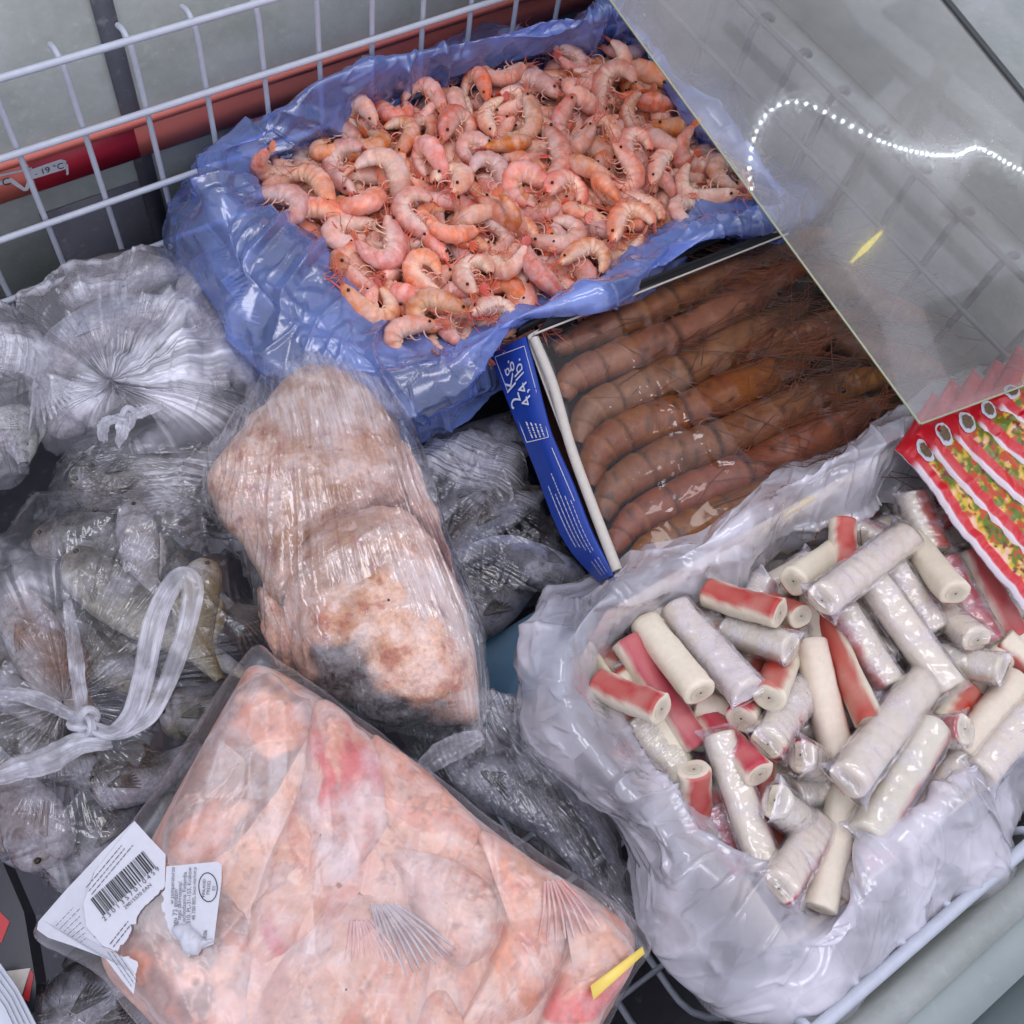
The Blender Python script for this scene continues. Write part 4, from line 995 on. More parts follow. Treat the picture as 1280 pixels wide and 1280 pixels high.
def paper(name, px, zf, parent, seed, jag=1.2):
    r = np.random.default_rng(seed); pts = []
    for i, q in enumerate(px):
        w = px[(i + 1) % len(px)]; n = max(1, int(math.hypot(w[0] - q[0], w[1] - q[1]) / 4)); rough_ = q[2] if len(q) > 2 else 0
        for t in range(n):
            x = q[0] + (w[0] - q[0]) * t / n; y = q[1] + (w[1] - q[1]) * t / n
            if rough_ and t: x += r.normal(0, jag); y += r.normal(0, jag)
            pts.append(P(x, y, zf(x, y)))
    V = np.array(pts); o = mk(name, V, [list(range(len(V)))], MT['paper'], parent, smooth=False)
    return o


def zl(x, y):   # the label follows the pack and dips over its left edge
    return ZL - .016 * max(0, min(1, (125 - x) / 85)) ** 1.3


lb = paper('label', [(168, 1026), (186, 1046), (207, 1068), (206, 1108, 1), (188, 1126, 1), (176, 1138, 1), (163, 1166, 1), (146, 1190, 1), (128, 1182), (108, 1158), (104, 1130), (118, 1090)], lambda x, y: ZL, sp_, 1)
paper('label', [(167, 1027), (117, 1091), (104, 1131), (108, 1158, 1), (128, 1183, 1), (146, 1192, 1), (172, 1202, 1), (170, 1222), (167, 1243), (150, 1222), (132, 1198), (90, 1182), (60, 1172), (46, 1162), (48, 1152), (80, 1115), (130, 1062)], lambda x, y: zl(x, y) - .0006, sp_, 2)
lb2 = paper('label', [(208, 1083), (240, 1080), (272, 1077), (277, 1081), (277, 1100), (272, 1140), (267, 1180), (252, 1186, 1), (236, 1196, 1), (226, 1180, 1), (212, 1166, 1), (207, 1150, 1), (202, 1134, 1), (206, 1112)], lambda x, y: ZL, sp_, 3)
# curled torn flap
G, Fc, uv = pillow([(214, 1162), (228, 1157), (246, 1166), (266, 1176), (252, 1186), (236, 1195), (226, 1182)], ZL + .001, .006, .0, nt=40, nr=12, p=2, amp=.2, seed=4, f0=60, full=False)
mk('torn_flap', G.reshape(-1, 3), Fc, MT['paper'], lb2)
zb = ZL + .0007
c00, c10, c11, c01 = [np.array(P(*q, zb)) for q in ((129, 1145), (195, 1083), (179, 1063), (113, 1124))]
rb = np.random.default_rng(12); x = 0.; q = []
while x < .985:
    w = rb.choice([.008, .016, .024]); g = rb.choice([.008, .012, .02]); x2 = min(1, x + w)
    q.append((np.array([c00 + (c10 - c00) * x, c00 + (c10 - c00) * x2, c01 + (c11 - c01) * x2, c01 + (c11 - c01) * x]), np.array([[0, 1, 2, 3]]))); x = x2 + g
V, Fc = join(q); mk('barcode', V, Fc, MT['ink'], lb, smooth=False)
upb = c01 - c00
text_on('2 3 0 1 3 5 7 0 1 0 4 5 9', P(131, 1152, zb), P(200, 1087, zb), MT['ink'], lb, upb)
text_on('29015570 EAN', P(157, 1137, zb), P(190, 1107, zb), MT['ink'], lb, upb)


def rows(p0, p1, off, n, seed, hh, lo=.25, parent=None, z=None):
    """rows of print too small to read, as word-long dashes: p0 -> p1 is the first row, off the step to the next"""
    r = np.random.default_rng(seed); q = []; zz = zb if z is None else z
    for k in range(n):
        a = np.array(p0) + np.array(off) * k; b = np.array(p1) + np.array(off) * k; x = 0; L = math.hypot(*(b - a)); d = (b - a) / L; nrm = np.array([d[1], -d[0]]); stop = L * r.uniform(.7, 1)
        while x < stop:
            w = min(r.uniform(2.5, 9), stop - x); c = a + d * x; e = a + d * (x + w)
            q.append((np.array([P(*c, zz), P(*e, zz), P(*(e + nrm * hh), zz), P(*(c + nrm * hh), zz)]), np.array([[0, 1, 2, 3]]))); x += w + 1.6
    V, Fc = join(q); o = mk('small_print', V, Fc, MT['grey_ink'], parent or lb, smooth=False); o['kind'] = 'stuff'


MT['grey_ink'] = plain('grey_ink', (.10, .10, .12), .6)
rows((108, 1110), (160, 1048), (3.4, 4.2), 3, 1, 1.1); rows((142, 1184), (172, 1146), (-4, -3.5), 2, 3, 1.3)
for k in range(7): rows((70 + k * 5, 1158 + k * 3.4), (98 + k * 4, 1128 + k * 6), (0, 0), 1, 20 + k, .8, z=ZL - .004)
rows((134, 1190), (166, 1236), (5, -1), 3, 5, .9, z=ZL + .0005)
upl = P(208, 1140, zb) - P(228, 1140, zb)
for k, (tx, x, y0, y1) in enumerate((('w temperaturze', 217, 1130, 1084), ('ciagu 72 godzin', 221, 1164, 1112), ('tego zamrozenia!', 226, 1150, 1102), ('ochodzenia: Finlandia', 232, 1152, 1090), ('310, PL-31-153, Krakow', 238, 1154, 1084), ('48 700 805, best-market.p', 244, 1150, 1084))):
    text_on(tx, P(x, y0, zb), P(x + 1.5, y1, zb), MT['grey_ink'], lb2, upl)
text_on('FINLAND', P(256, 1121, zb), P(257.5, 1099, zb), MT['ink'], lb2, upl); text_on('F93352', P(262, 1118, zb), P(263.5, 1101, zb), MT['ink'], lb2, upl); text_on('EY', P(269, 1113, zb), P(269.6, 1107, zb), MT['ink'], lb2, upl); text_on('2026', P(257.5, 1176, zb), P(259, 1163, zb), MT['ink'], lb2, upl)
t_ = np.linspace(0, 2 * math.pi, 41); V, Fc = tube(np.array([P(260 + 11.5 * math.cos(q) + .8 * math.sin(q), 1109 + 18 * math.sin(q), zb) for q in t_]), .0003, 4); mk('oval_stamp', V, Fc, MT['ink'], lb2)

# ------------------------------------------------------------------ frozen salmon chunks in a clear bag
def frozen_col(V, k):
    f = fbm(V * 18, 4, 200 + k); g = fbm(V * 70, 4, 210 + k)
    c = lerp(S(220, 178, 152), S(206, 154, 126), sst(.4, .62, f)); c = lerp_(c, S(168, 118, 80), sst(.46, .62, fbm(V * 13 + 2, 3, 220 + k)) * .85); c = lerp_(c, S(224, 196, 180), sst(.54, .64, g) * .6); c = lerp_(c, S(168, 92, 74), sst(.40, .32, g) * .6)
    return c * (1 + .25 * (g - .5))[:, None]


CH = [([(330, 520), (380, 468), (432, 460), (470, 490), (500, 560), (520, 640), (470, 650), (400, 690), (350, 760), (310, 690), (270, 640), (266, 590)], -.02, .055, 'upper frosted pink salmon chunk in the clear bag'),
      ([(378, 690), (430, 655), (500, 640), (548, 690), (580, 770), (598, 860), (590, 905), (520, 910), (440, 890), (378, 840), (366, 770)], -.015, .060, 'lower frosted salmon chunk with dark skin at its end'),
      ([(498, 555), (530, 600), (556, 680), (570, 740), (530, 680), (500, 640)], -.02, .040, 'narrow salmon chunk at the right edge of the clear bag'),
      ([(325, 735), (360, 770), (372, 830), (350, 825), (325, 770)], -.03, .03, 'small salmon scrap at the left edge of the clear bag')]
for k, (ol, z, H, lab) in enumerate(CH):
    G, Fc, uv = pillow(ol, z, H, .02, nt=170, nr=60, p=3.2, fn=lambda g: (fbm(g * 18, 3, 90 + k) - .5) * .020 + (fbm(g * 110, 3, 91) - .5) * .004)
    V = G.reshape(-1, 3); C = frozen_col(V, k)
    if k == 1:
        sk = P(425, 860, .0); d = np.hypot(V[:, 0] - sk[0], V[:, 1] - sk[1]) + (fbm(V * 40, 3, 3) - .5) * .05; C = lerp_(C, S(62, 52, 50), sst(.036, .014, d))
        a_, b_ = P(400, 880, 0), P(600, 925, 0); nn2 = np.array([-(b_ - a_)[1], (b_ - a_)[0]]); nn2 /= np.linalg.norm(nn2); dd = (V[:, :2] - a_[:2]) @ nn2 + (fbm(V * 50, 3, 8) - .5) * .02
        C = lerp_(C, S(58, 56, 58), sst(.018, .008, dd))
    o = mk('salmon_chunk', V, Fc, MT['frozen'], col=C); tag(o, lab, 'salmon')
bag_o = [(385, 438), (415, 448), (448, 458), (486, 490), (522, 560), (560, 680), (592, 765), (608, 850), (602, 918), (545, 926), (480, 910), (400, 886), (350, 838), (318, 745), (296, 690), (262, 640), (256, 598), (284, 540), (330, 480), (362, 448)]
def long_creases(g):
    """film pulled into long creases down the bag, bundled towards its neck"""
    A, B2 = P(405, 440, 0)[:2], P(560, 920, 0)[:2]; L = np.linalg.norm(B2 - A); d = (B2 - A) / L; q = g[..., :2] - A; al = q @ d; ac = (q @ np.array([-d[1], d[0]])) / (.35 + 1.0 * np.clip(al / L, 0, 1.2))
    nz = noise(np.stack([ac * 75, al * 4.5, 0 * al], -1), 401); n2 = noise(np.stack([ac * 160, al * 7, 0 * al + 4], -1), 402)
    return np.clip(1 - np.abs(nz - .5) / .12, 0, 1) * .0032 + np.clip(1 - np.abs(n2 - .5) / .12, 0, 1) * .0014


G, Fc, uv = pillow(bag_o, -.022, .070, .028, centre=(470, 660), nt=420, nr=120, p=3.6, amp=.045, full=False, seed=33, f0=13, n=9, fn=long_creases)
o = mk('plastic_bag', G.reshape(-1, 3), Fc, MT['clear_tight'], uv=planar_uv(G.reshape(-1, 3), (400, 440), (560, 920))); tag(o, 'clear crinkled bag tightly holding frosted salmon chunks, in the middle', 'bag')

# ------------------------------------------------------------------ fish in clear bags
def fish(px, z, w, dark, belly, label, group='fish in the clear bags', tail=True, zs=None):
    path = [P(q[0], q[1], z if zs is None else zs[i]) for i, q in enumerate(px)]; sd_ = int(abs(px[0][0] * 7 + px[0][1]))
    wid = lambda s: w * .9 * np.interp(s, [0, .03, .1, .22, .4, .6, .8, .93, 1], [.12, .45, .72, .95, 1, .85, .5, .26, .2]); hei = lambda s: wid(s) * .8

    def colf(s, a, V):
        f = fbm(V * 60, 4, sd_); g = fbm(V * np.array([40, 40, 40]) + 7, 3, sd_ + 3); side_ = np.cos(a)
        c = lerp(dark, belly, sst(-.15, .55, side_ + (f - .5) * .7)); c = lerp_(c, S(206, 206, 216), sst(.56, .72, g) * .5); c = lerp_(c, S(120, 80, 62), sst(.2, .08, s) * .35 * sst(.4, .6, f))
        gill = np.exp(-((s - .21 - .03 * np.cos(a * 2)) / .012) ** 2); return lerp_(c, S(50, 40, 38), gill * .6) * .66
    V, Fb, C, p, t, sdv, uu = sweep(path, wid, hei, 64, 18, colf)
    root = mk('fish', V, Fb, MT['fish'], col=C); tag(root, label, 'fish', group)
    i = 6
    c = p[i] + sdv[i] * wid(np.array([.1]))[0] * -.18 + uu[i] * hei(np.array([.1]))[0] * .93
    V, Fr = sphere(c, w * .10, 10, 8); ey = mk('eye', V, Fr, MT['eye'], root)
    V, Fr = tube(np.array([c + uu[i] * w * .03 + (sdv[i] * math.cos(q) + t[i] * math.sin(q)) * w * .115 for q in np.linspace(0, 6.283, 15)]), w * .02, 5); mk('eye_ring', V, Fr, MT['eye_ring'], ey)
    j = 16; q = []
    for m_ in range(7):
        a = (m_ / 6 - .5) * .7; dr = t[j] * math.cos(a) + sdv[j] * math.sin(a); b0 = p[j] + sdv[j] * w * .25 + uu[j] * hei(np.array([.25]))[0] * .93
        q.append(tube(np.array([b0, b0 + dr * w * .5 + uu[j] * .002, b0 + dr * w * .95 - uu[j] * .001]), np.array([w * .05, w * .05, w * .012]), 5))
    V, Fr = join(q); mk('pectoral_fin', V, Fr, MT['fish'], root, col=np.tile(np.array(dark) * .8, (len(V), 1)))
    b0 = [p[j] - sdv[j] * wid(np.array([j / 63]))[0] * 1.02 for j in range(22, 50)]; n_ = len(b0); hgt = np.sin(np.linspace(.3, math.pi, n_)) * w * .35
    V = np.array([v for j in range(n_) for v in (b0[j] + uu[22 + j] * .0012, b0[j] - sdv[22 + j] * hgt[j], b0[j] - uu[22 + j] * .0012)])
    mk('dorsal_fin', V, np.array([[3 * j + m_, 3 * j + 3 + m_, 3 * j + 4 + m_, 3 * j + 1 + m_] for j in range(n_ - 1) for m_ in (0, 1)]), MT['fish'], root, col=np.tile(np.array(dark) * .75, (len(V), 1)))
    if tail:
        n = 12; q = []; e = p[-1]
        for j in range(n):
            a = (j / (n - 1) - .5) * 1.3; l = w * 1.9 * (.75 + .5 * abs(a)); dr = t[-1] * math.cos(a) + sdv[-1] * math.sin(a); q.append(tube(np.array([e - t[-1] * w * .2, e + dr * l * .5 + uu[-1] * .001, e + dr * l]), np.array([w * .12, w * .09, w * .03]), 5))
        V, Fr = join(q); o = mk('tail_fin', V, Fr, MT['fish'], root, col=np.tile(np.array(dark) * .9, (len(V), 1)))
    return root


MT['eye_ring'] = plain('pale_eye_ring', S(120, 108, 84), .3)
DK, DK2, OL, SV, PALE, BR = S(70, 58, 48), S(52, 46, 42), S(122, 104, 58), S(140, 136, 138), S(184, 178, 184), S(126, 82, 52)
# pale bag by the back wall
for px, z, w, d, b, lab in (([(52, 470), (110, 420), (190, 392), (250, 380)], -.04, .032, S(176, 178, 190), PALE, 'pale fish lying across the milky bag by the wire basket'),
                            ([(235, 345), (262, 385), (292, 440), (316, 480)], -.045, .030, S(120, 118, 124), PALE, 'grey-backed fish at the right of the milky bag'),
                            ([(80, 380), (130, 350), (190, 340), (235, 335)], -.06, .030, S(126, 122, 122), S(190, 188, 196), 'grey fish under the top fold of the milky bag'),
                            ([(190, 520), (235, 480), (285, 462), (320, 470)], -.05, .028, S(104, 102, 108), PALE, 'dark-backed fish right of the white knot'),
                            ([(60, 540), (100, 510), (140, 480), (170, 440)], -.05, .026, S(160, 160, 170), PALE, 'pale fish left of the white knot')):
    fish(px, z, w, d, b, lab)
G, Fc, uv = pillow([(26, 385), (58, 348), (130, 326), (200, 316), (242, 328), (282, 372), (318, 445), (334, 490), (312, 528), (262, 556), (190, 566), (110, 568), (52, 556), (40, 500), (26, 430)], -.05, .055, .05, centre=(158, 524), nt=420, nr=110, p=3, amp=0.14, full=False, seed=51, f0=14, n=7, knot=.012, radial=.026)
o = mk('plastic_bag', G.reshape(-1, 3), Fc, MT['clear_white'], uv=uv); tag(o, 'milky bag of pale fish with a star of creases round its white knot', 'bag')


def ribbon(parent, px, w, z, seed, name='handle', mat='ribbon'):
    n, m_ = 90, 16; zz = z if np.ndim(z) else np.full(len(px), z)
    p = spline(np.array([P(q[0], q[1], zq) for q, zq in zip(px, zz)]), n, False); t = np.gradient(p, axis=0); t /= np.linalg.norm(t, axis=1, keepdims=True)
    sd = np.cross(t, (0, 0, 1.)); sd /= np.linalg.norm(sd, axis=1, keepdims=True) + 1e-9; v = np.linspace(-1, 1, m_)
    wid = w * (.45 + .55 * np.sin(np.linspace(.15, math.pi - .15, n))) * (1 + .2 * (noise(np.stack([np.linspace(0, 9, n)] * 3, 1), seed) - .5))
    G = p[:, None] + sd[:, None] * (v[None, :, None] * wid[:, None, None])
    G[..., 2] += np.sin(v * 5 + seed)[None] * w * .35 + crumple(np.linspace(0, .3, n)[:, None] + 0 * v[None], v[None] * w * np.ones((n, 1)), seed, 40, 4) * .06
    uv = np.stack([np.broadcast_to(v[None] * .5, (n, m_)), np.broadcast_to(np.linspace(0, 1, n)[:, None], (n, m_))], -1).reshape(-1, 2)
    return mk(name, G.reshape(-1, 3), grid_faces(n, m_), MT[mat], parent, uv=uv)


def knot(parent, c, z, r, seed):
    q = np.linspace(0, 2 * math.pi, 60); C = P(*c, z)
    pth = np.stack([(np.sin(q) + 2 * np.sin(2 * q)) * r * .3, (np.cos(q) - 2 * np.cos(2 * q)) * r * .3, -np.sin(3 * q) * r * .35], 1) + C
    V, Fc = tube(pth, r * .3, 8); mk('knot', V, Fc, MT['ribbon'], parent, uv=np.stack([np.tile(np.arange(8) / 8, 60), np.repeat(np.arange(60) / 60, 8)], 1))


knot(o, (158, 522), .022, .010, 1)
ribbon(o, [(158, 522), (175, 516), (192, 510), (204, 506)], .007, [.024, .028, .024, .016], 2); ribbon(o, [(156, 524), (152, 540), (146, 556)], .006, [.024, .024, .010], 3); ribbon(o, [(154, 524), (134, 526), (128, 540), (130, 552)], .005, [.022, .022, .016, .01], 4)
# pale bag cut by the left edge
G, Fc, uv = pillow([(-70, 400), (0, 392), (40, 415), (58, 455), (54, 495), (60, 505), (44, 545), (34, 590), (5, 612), (-70, 600)], -.03, .045, .05, centre=(-10, 488), nt=260, nr=80, p=3, amp=0.18, full=False, seed=57, f0=14, n=7, radial=.01)
o = mk('plastic_bag', G.reshape(-1, 3), Fc, MT['clear_white'], uv=planar_uv(G.reshape(-1, 3), (0, 400), (20, 600))); tag(o, 'milky knotted bag cut off by the left picture edge', 'bag')
fish([(-60, 470), (-10, 440), (30, 445), (50, 470)], -.03, .030, S(196, 196, 200), PALE, 'pale fish in the bag at the left picture edge'); fish([(-50, 560), (0, 540), (25, 550), (30, 580)], -.04, .028, S(186, 188, 180), PALE, 'lower pale fish in the bag at the left picture edge', tail=False)
# dark bag between the milky bag and the knotted bag
fish([(90, 620), (150, 590), (230, 570), (310, 556)], -.075, .034, DK2, S(110, 104, 96), 'dark fish under the milky bag with the white knot'); fish([(110, 660), (190, 625), (260, 615), (330, 625)], -.085, .034, DK, S(126, 122, 116), 'dark fish just behind the knotted bag with handles')
G, Fc, uv = pillow([(70, 610), (105, 570), (165, 552), (240, 542), (300, 546), (345, 600), (350, 660), (290, 690), (180, 680), (90, 660)], -.085, .05, .04, centre=(120, 600), nt=300, nr=80, p=3, amp=0.16, full=False, seed=61, f0=13, n=7, radial=.008)
o = mk('plastic_bag', G.reshape(-1, 3), Fc, MT['clear'], uv=planar_uv(G.reshape(-1, 3), (60, 620), (330, 600))); tag(o, 'clear bag of dark fish below the white knot', 'bag')
# big knotted bag with handles
for px, z, w, d, b, lab, tl in (([(262, 700), (246, 745), (245, 800), (275, 850)], -.02, .022, OL, S(170, 164, 140), 'olive fish with its head raised beside the handle loop', False),
                            ([(88, 690), (130, 735), (200, 785), (310, 845)], -.025, .026, S(112, 108, 96), S(176, 170, 150), 'long olive fish behind the bag handles', True),
                            ([(165, 628), (172, 670), (180, 720), (205, 760)], -.03, .020, S(160, 152, 148), PALE, 'frosted pale fish at the top of the knotted bag', False),
                            ([(20, 740), (45, 800), (80, 860), (120, 900)], -.035, .026, BR, S(168, 158, 152), 'brown fish left of the bag knot', False),
                            ([(-40, 800), (0, 840), (40, 880), (80, 940)], -.05, .028, DK, SV, 'dark fish at the left edge of the knotted bag', False),
                            ([(62, 1085), (50, 1045), (30, 1000), (10, 950)], -.03, .028, S(134, 120, 116), PALE, 'pale-bellied fish with brown cheek below the knot', False),
                            ([(115, 985), (150, 975), (200, 965), (250, 930)], -.045, .026, DK, PALE, 'silver-bellied fish right below the knot', True),
                            ([(100, 1080), (125, 1050), (150, 1020), (180, 985)], -.06, .026, DK2, S(120, 120, 128), 'dark fish behind the barcode label', False),
                            ([(200, 900), (240, 890), (290, 870), (320, 830)], -.06, .026, S(96, 92, 80), S(150, 144, 124), 'olive-grey fish above the salmon pack corner', False),
                            ([(-20, 760), (60, 790), (150, 840), (250, 900)], -.055, .026, S(84, 76, 60), S(156, 150, 132), 'long dark fish lying under the bag handles', True),
                            ([(-40, 900), (30, 930), (110, 960), (200, 1000)], -.058, .027, S(72, 66, 58), S(150, 148, 150), 'long dark fish crossing below the bag knot', True),
                            ([(40, 680), (110, 670), (190, 690), (290, 760)], -.060, .026, S(70, 66, 62), S(146, 144, 140), 'long dark fish along the top fold of the knotted bag', True),
                            ([(-30, 1000), (20, 1040), (70, 1070), (130, 1085)], -.062, .025, S(66, 60, 56), S(140, 138, 142), 'dark fish at the foot of the knotted bag', False)):
    fish(px, z, w, d, b, lab, tail=tl)
G, Fc, uv = pillow([(-60, 720), (0, 682), (62, 628), (165, 612), (240, 622), (292, 690), (335, 770), (340, 810), (290, 870), (235, 955), (185, 1030), (130, 1090), (70, 1112), (20, 1090), (-60, 1050), (-90, 880)], -.045, .060, .05, centre=(106, 905), nt=520, nr=130, p=3.2, amp=0.15, full=False, seed=71, f0=12, n=8, knot=.010, radial=.020)
o = mk('plastic_bag', G.reshape(-1, 3), Fc, MT['clear'], uv=uv); tag(o, 'big clear bag of olive and grey fish tied with its handles', 'bag')
knot(o, (106, 903), .034, .011, 3)
ribbon(o, [(112, 908), (140, 915), (165, 890), (180, 840), (195, 770), (222, 722), (240, 732), (234, 780), (214, 840), (190, 890), (160, 912), (138, 918)], .0085, [.036, .040, .045, .052, .058, .062, .060, .052, .046, .042, .040, .036], 5)
ribbon(o, [(102, 902), (60, 880), (20, 868), (-30, 872)], .006, [.034, .030, .022, .012], 6); ribbon(o, [(140, 928), (100, 930), (60, 950), (20, 962), (-30, 980)], .011, [.030, .036, .032, .024, .014], 7); ribbon(o, [(104, 898), (98, 850), (92, 800), (84, 750)], .006, [.032, .024, .016, .012], 8)
# dark fish bag in the middle gap
for px, z, w, d, b, lab, tl in (([(665, 560), (630, 572), (580, 615), (520, 660)], -.095, .028, S(92, 90, 92), SV, 'dark silvery fish beside the blue prawn box, uppermost', True),
                            ([(730, 735), (685, 714), (620, 690), (540, 705)], -.085, .026, S(84, 84, 92), S(178, 182, 204), 'silver fish with its snout towards the white bag', True),
                            ([(685, 612), (645, 628), (600, 650), (550, 700)], -.09, .028, DK, S(140, 142, 152), 'dark fish between the salmon bag and the prawn box', True),
                            ([(700, 640), (670, 690), (610, 760), (560, 790)], -.11, .03, DK2, S(110, 112, 120), 'nearly black fish deep in the middle gap', True),
                            ([(540, 545), (580, 555), (640, 545), (690, 520)], -.11, .032, DK2, S(96, 98, 104), 'dark fish under the front of the blue bag', True)):
    fish(px if 'snout' in lab else px[::-1], z, w, d, b, lab, tail=tl)
G, Fc, uv = pillow([(500, 560), (560, 548), (620, 545), (652, 570), (682, 640), (735, 725), (715, 742), (640, 765), (570, 790), (520, 740), (490, 650)], -.10, .034, .03, centre=(600, 640), nt=300, nr=90, p=3, amp=0.18, full=False, seed=81, f0=12, n=7, radial=.006)
o = mk('plastic_bag', G.reshape(-1, 3), Fc, MT['clear'], uv=planar_uv(G.reshape(-1, 3), (500, 640), (740, 730))); tag(o, 'clear bag of dark silvery fish between the salmon bag and the prawn box', 'bag')
# bag below it, partly under the salmon pack
for px, lab in (([(560, 940), (620, 970), (690, 1020), (740, 1100)], 'dark fish in the bag beside the salmon pack, nearer the pack'), ([(620, 890), (690, 930), (740, 1000), (770, 1080)], 'dark fish in the bag beside the salmon pack, nearer the white bag')):
    fish(px, -.09, .034, S(70, 70, 76), S(128, 130, 142), lab)
G, Fc, uv = pillow([(500, 900), (600, 872), (660, 880), (710, 930), (750, 1010), (790, 1120), (800, 1200), (740, 1150), (640, 1080), (540, 980)], -.075, .055, .04, centre=(600, 905), nt=320, nr=90, p=3, amp=0.20, full=False, seed=91, f0=14, n=8, radial=.012)
o = mk('plastic_bag', G.reshape(-1, 3), Fc, MT['clear'], uv=planar_uv(G.reshape(-1, 3), (600, 890), (780, 1150))); tag(o, 'wrinkled clear bag squeezed between the salmon pack and the white bag', 'bag')
ribbon(o, [(520, 968), (548, 945), (578, 930), (600, 922)], .010, [-.015, .0, .008, .004], 12)
# teal sheet deep in the gap
tq = [P(560, 830, -.14), P(700, 745, -.12), P(790, 730, -.12), P(690, 900, -.14), P(610, 910, -.15)]
V = np.array(tq + [q - np.array([0, 0, .012]) for q in tq]); o = mk('packet', V, [[0, 1, 2, 3, 4], [9, 8, 7, 6, 5]] + [[i, i + 5, (i + 1) % 5 + 5, (i + 1) % 5] for i in range(5)], plain('teal_card', S(36, 92, 122), .45, bump=.1, vary=.1), smooth=False); tag(o, 'flat teal packet deep in the gap beside the white bag', 'packet')
# things at the lower left corner
fish([(60, 1290), (100, 1250), (150, 1220), (200, 1230)], -.09, .03, DK2, PALE, 'dark fish with white belly under the lower left pack corner', tail=False); fish([(110, 1330), (140, 1290), (170, 1260), (215, 1260)], -.10, .03, DK, PALE, 'silver fish at the bottom picture edge under the salmon pack', tail=False)
G, Fc, uv = pillow([(40, 1290), (60, 1235), (110, 1205), (170, 1200), (230, 1250), (230, 1340), (120, 1380), (50, 1340)], -.09, .05, .03, nt=240, nr=60, p=3, amp=0.18, full=False, seed=95, f0=14, n=7, radial=.008)
o = mk('plastic_bag', G.reshape(-1, 3), Fc, MT['clear'], uv=uv); tag(o, 'clear bag of silver fish under the lower left corner of the salmon pack', 'bag')
MT['tray_black'] = plain('black_plastic', (.02, .02, .028), .25, vary=.1); MT['red_print'] = plain('red_print', S(176, 30, 36), .35)


def slab(name, px, z, t, mat, parent=None):
    n = len(px); T_ = [P(q[0], q[1], z) for q in px]; V = np.array(T_ + [q - np.array([0, 0, t]) for q in T_])
    return mk(name, V, [list(range(n)), list(range(2 * n - 1, n - 1, -1))] + [[i, i + n, (i + 1) % n + n, (i + 1) % n] for i in range(n)], mat, parent, smooth=False)


o = slab('fish_tray', [(-60, 1050), (0, 1070), (30, 1140), (45, 1230), (42, 1300), (-60, 1340)], -.06, .03, MT['tray_black']); tag(o, 'black plastic tray pack with red print at the left picture edge', 'tray')
slab('print', [(-60, 1130), (0, 1140), (12, 1152), (2, 1178), (-60, 1190)], -.0592, .0006, MT['red_print'], o); slab('print', [(28, 1248), (38, 1212), (42, 1218), (36, 1252)], -.0592, .0006, MT['red_print'], o); slab('print', [(8, 1214), (38, 1210), (26, 1248), (14, 1240)], -.0594, .0006, MT['grey_card'], o)
for k in range(5):
    ol = [(-60 - 4 * k, 1216 + 6 * k), (0 - 4 * k, 1204 + 6 * k), (22 - 4 * k, 1235 + 6 * k), (46 - 5 * k, 1282 + 5 * k), (46 - 5 * k, 1340), (-60, 1360)]
    o = slab('film_sheet', ol, -.036 + .0028 * k, .0016, MT['wire']); tag(o, f'{["lowest", "second lowest", "middle", "second highest", "topmost"][k]} of the white film sheets stacked in the lower left corner', 'sheet', 'white sheets in the lower left corner')

# ------------------------------------------------------------------ fogged glass lid
m, nt, N, out = new_mat('fogged_glass'); ob = N('TexCoord').outputs['Object']
n1 = N('TexNoise', i_Vector=ob, i_Scale=5., i_Detail=6., i_Roughness=.6).outputs[0]; n2 = N('TexNoise', i_Vector=ob, i_Scale=260., i_Detail=2.).outputs[0]
fog = math_(N, 'ADD', mapr(N, n1, .32, .68, .14, .42), mapr(N, n2, .6, .75, 0., .08))
tr = N('BsdfTransparent', i_Color=(.90, .94, .92, 1)).outputs[0]; df = N('BsdfDiffuse', i_Color=(.62, .60, .56, 1)).outputs[0]; tl = N('BsdfTranslucent', i_Color=(.62, .60, .56, 1)).outputs[0]
a = N('MixShader', i_0=fog, i_1=tr, i_2=N('MixShader', i_0=.3, i_1=df, i_2=tl).outputs[0]).outputs[0]
fr = N('Fresnel', i_IOR=1.6).outputs[0]; gl = N('BsdfGlossy', i_Color=(1, 1, 1, 1), i_Roughness=.022).outputs[0]
gl2 = N('BsdfGlossy', i_Color=(1, 1, 1, 1), i_Roughness=.10).outputs[0]; gl = N('MixShader', i_0=.6, i_1=gl, i_2=gl2).outputs[0]
nt.links.new(N('MixShader', i_0=math_(N, 'MULTIPLY', fr, 1.7), i_1=a, i_2=gl).outputs[0], out.inputs[0]); MT['glass'] = m
SL = .155
def gp(x, y): return np.array([x, y, .12 + SL * (y - .138)])
g0, g1, g2, g3 = gp(.625, .138), gp(.985, .083), gp(.985, .86), gp(.625, .86)
gr = empty('glass_lid', g0); tag(gr, 'fogged sliding glass lid over the right end of the freezer', 'glass lid')
mk('pane', np.array([g0, g1, g2, g3]), [[0, 1, 2, 3]], MT['glass'], gr, smooth=False)
MT['glass_edge'] = plain('glass_edge', S(150, 154, 124), .12); MT['frame_line'] = plain('dark_metal', (.03, .035, .035), .4)
for A, Bq in ((g0, g3), (g0, g1)):
    V, Fc = tube(np.array([A, (A + Bq) / 2, Bq]), .0011, 6); mk('glass_edge', V, Fc, MT['glass_edge'], gr)
V, Fc = tube(np.array([g1, (g1 + g2) / 2, g2]), .004, 6); mk('side_frame', V, Fc, MT['frame_line'], gr)
# lit strip overhead, mirrored in the lid
gn = np.array([0, -SL, 1.]); gn /= np.linalg.norm(gn)


def mirror(px, py, z):
    d = ray(px, py); t = ((g0 - CAM) @ gn) / (d @ gn); h = CAM + d * t; r = d - 2 * (d @ gn) * gn; return h + r * (z - h[2]) / r[2]


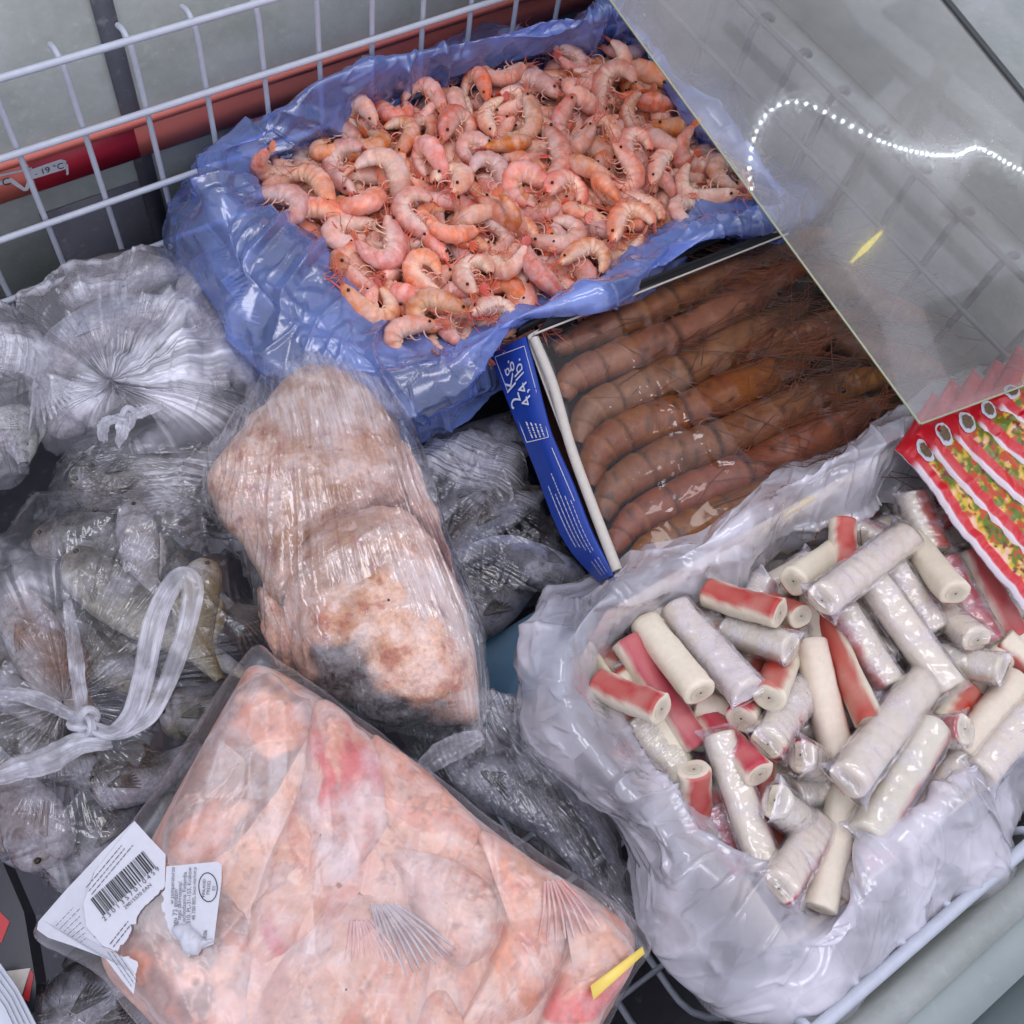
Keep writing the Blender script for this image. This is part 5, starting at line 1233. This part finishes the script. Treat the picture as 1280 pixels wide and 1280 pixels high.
def emit(name, c, s):
    m, nt, N, out = new_mat(name); e = N('Emission', i_Color=tuple(c) + (1,), i_Strength=s); nt.links.new(e.outputs[0], out.inputs[0]); return m


MT['led'] = emit('led_bead', (.85, .93, 1.), 55.); MT['lamp_yellow'] = emit('yellow_lamp', (1., .85, .15), 9.)
pth = spline(np.array([mirror(*q, 1.55) for q in ((939, 236), (937, 205), (945, 165), (966, 136), (1000, 128), (1050, 150), (1100, 176), (1150, 191), (1195, 194), (1222, 185), (1262, 205), (1300, 228))]), 500, False)
cum = np.concatenate([[0], np.cumsum(np.linalg.norm(np.diff(pth, axis=0), axis=1))])
ls = empty('light_strip', pth[0]); tag(ls, 'curled strip of white light beads overhead, mirrored in the fogged lid', 'light strip')
V, Fc = tube(pth[::6] + [0, 0, .006], .002, 5); mk('cord', V, Fc, MT['wire'], ls)
bead = mesh('bead', *sphere((0, 0, 0), .0042, 8, 6)); bead.materials.append(MT['led'])
for t in np.concatenate([np.arange(0, .62, .030), np.arange(.63, cum[-1], .018)]):
    p = np.array([np.interp(t, cum, pth[:, i]) for i in range(3)]); b = put('bead', bead, None, ls); b.location = p - np.array(ls['_w'])
ya, yb_ = mirror(1064, 328, 1.55), mirror(1102, 290, 1.55)
V, Fc = tube(np.array([ya, (ya + yb_) / 2, yb_]), np.array([.003, .009, .004]), 8); o = mk('tube_lamp', V, Fc, MT['lamp_yellow']); tag(o, 'short yellow tube lamp overhead, mirrored in the fogged lid', 'lamp')

# unseen boards added overhead, shaped to vary what the lid reflects
MT['board_dark'] = plain('dark_reflection_board', S(44, 38, 44), .7, vary=.2, scale=8); MT['board_pale'] = plain('pale_reflection_board', S(170, 168, 160), .7, vary=.1, scale=8)
for px, mt_ in (([(1105, 10), (1190, -40), (1320, 60), (1320, 190), (1250, 130)], 'board_dark'), ([(1240, 175), (1330, 230), (1330, 330), (1180, 265)], 'board_dark'), ([(900, -60), (1010, -60), (1120, 95), (1090, 125), (960, 20)], 'board_dark'), ([(1160, 380), (1300, 330), (1330, 460), (1200, 500)], 'board_dark'), ([(960, 300), (1010, 270), (1100, 400), (1120, 480)], 'board_dark'), ([(905, 30), (911, 24), (1290, 395), (1284, 402)], 'board_dark'), ([(990, -20), (1000, -28), (1300, 215), (1292, 225)], 'board_dark'), ([(1130, 120), (1170, 95), (1000, 330), (975, 335)], 'board_pale'), ([(1180, 60), (1200, 70), (1150, 180), (1135, 170)], 'board_pale')):
    pt = [mirror(*q, 2.6) for q in px]; n = len(pt); V = np.array(pt + [q + np.array([0, 0, .03]) for q in pt])
    o = mk('reflection_board', V, [list(range(n)), list(range(2 * n - 1, n - 1, -1))] + [[i, i + n, (i + 1) % n + n, (i + 1) % n] for i in range(n)], MT[mt_], smooth=False); o['kind'] = 'structure'

for o in list(bpy.data.objects):
    for k in ('_w', '_g'):
        if k in o: del o[k]
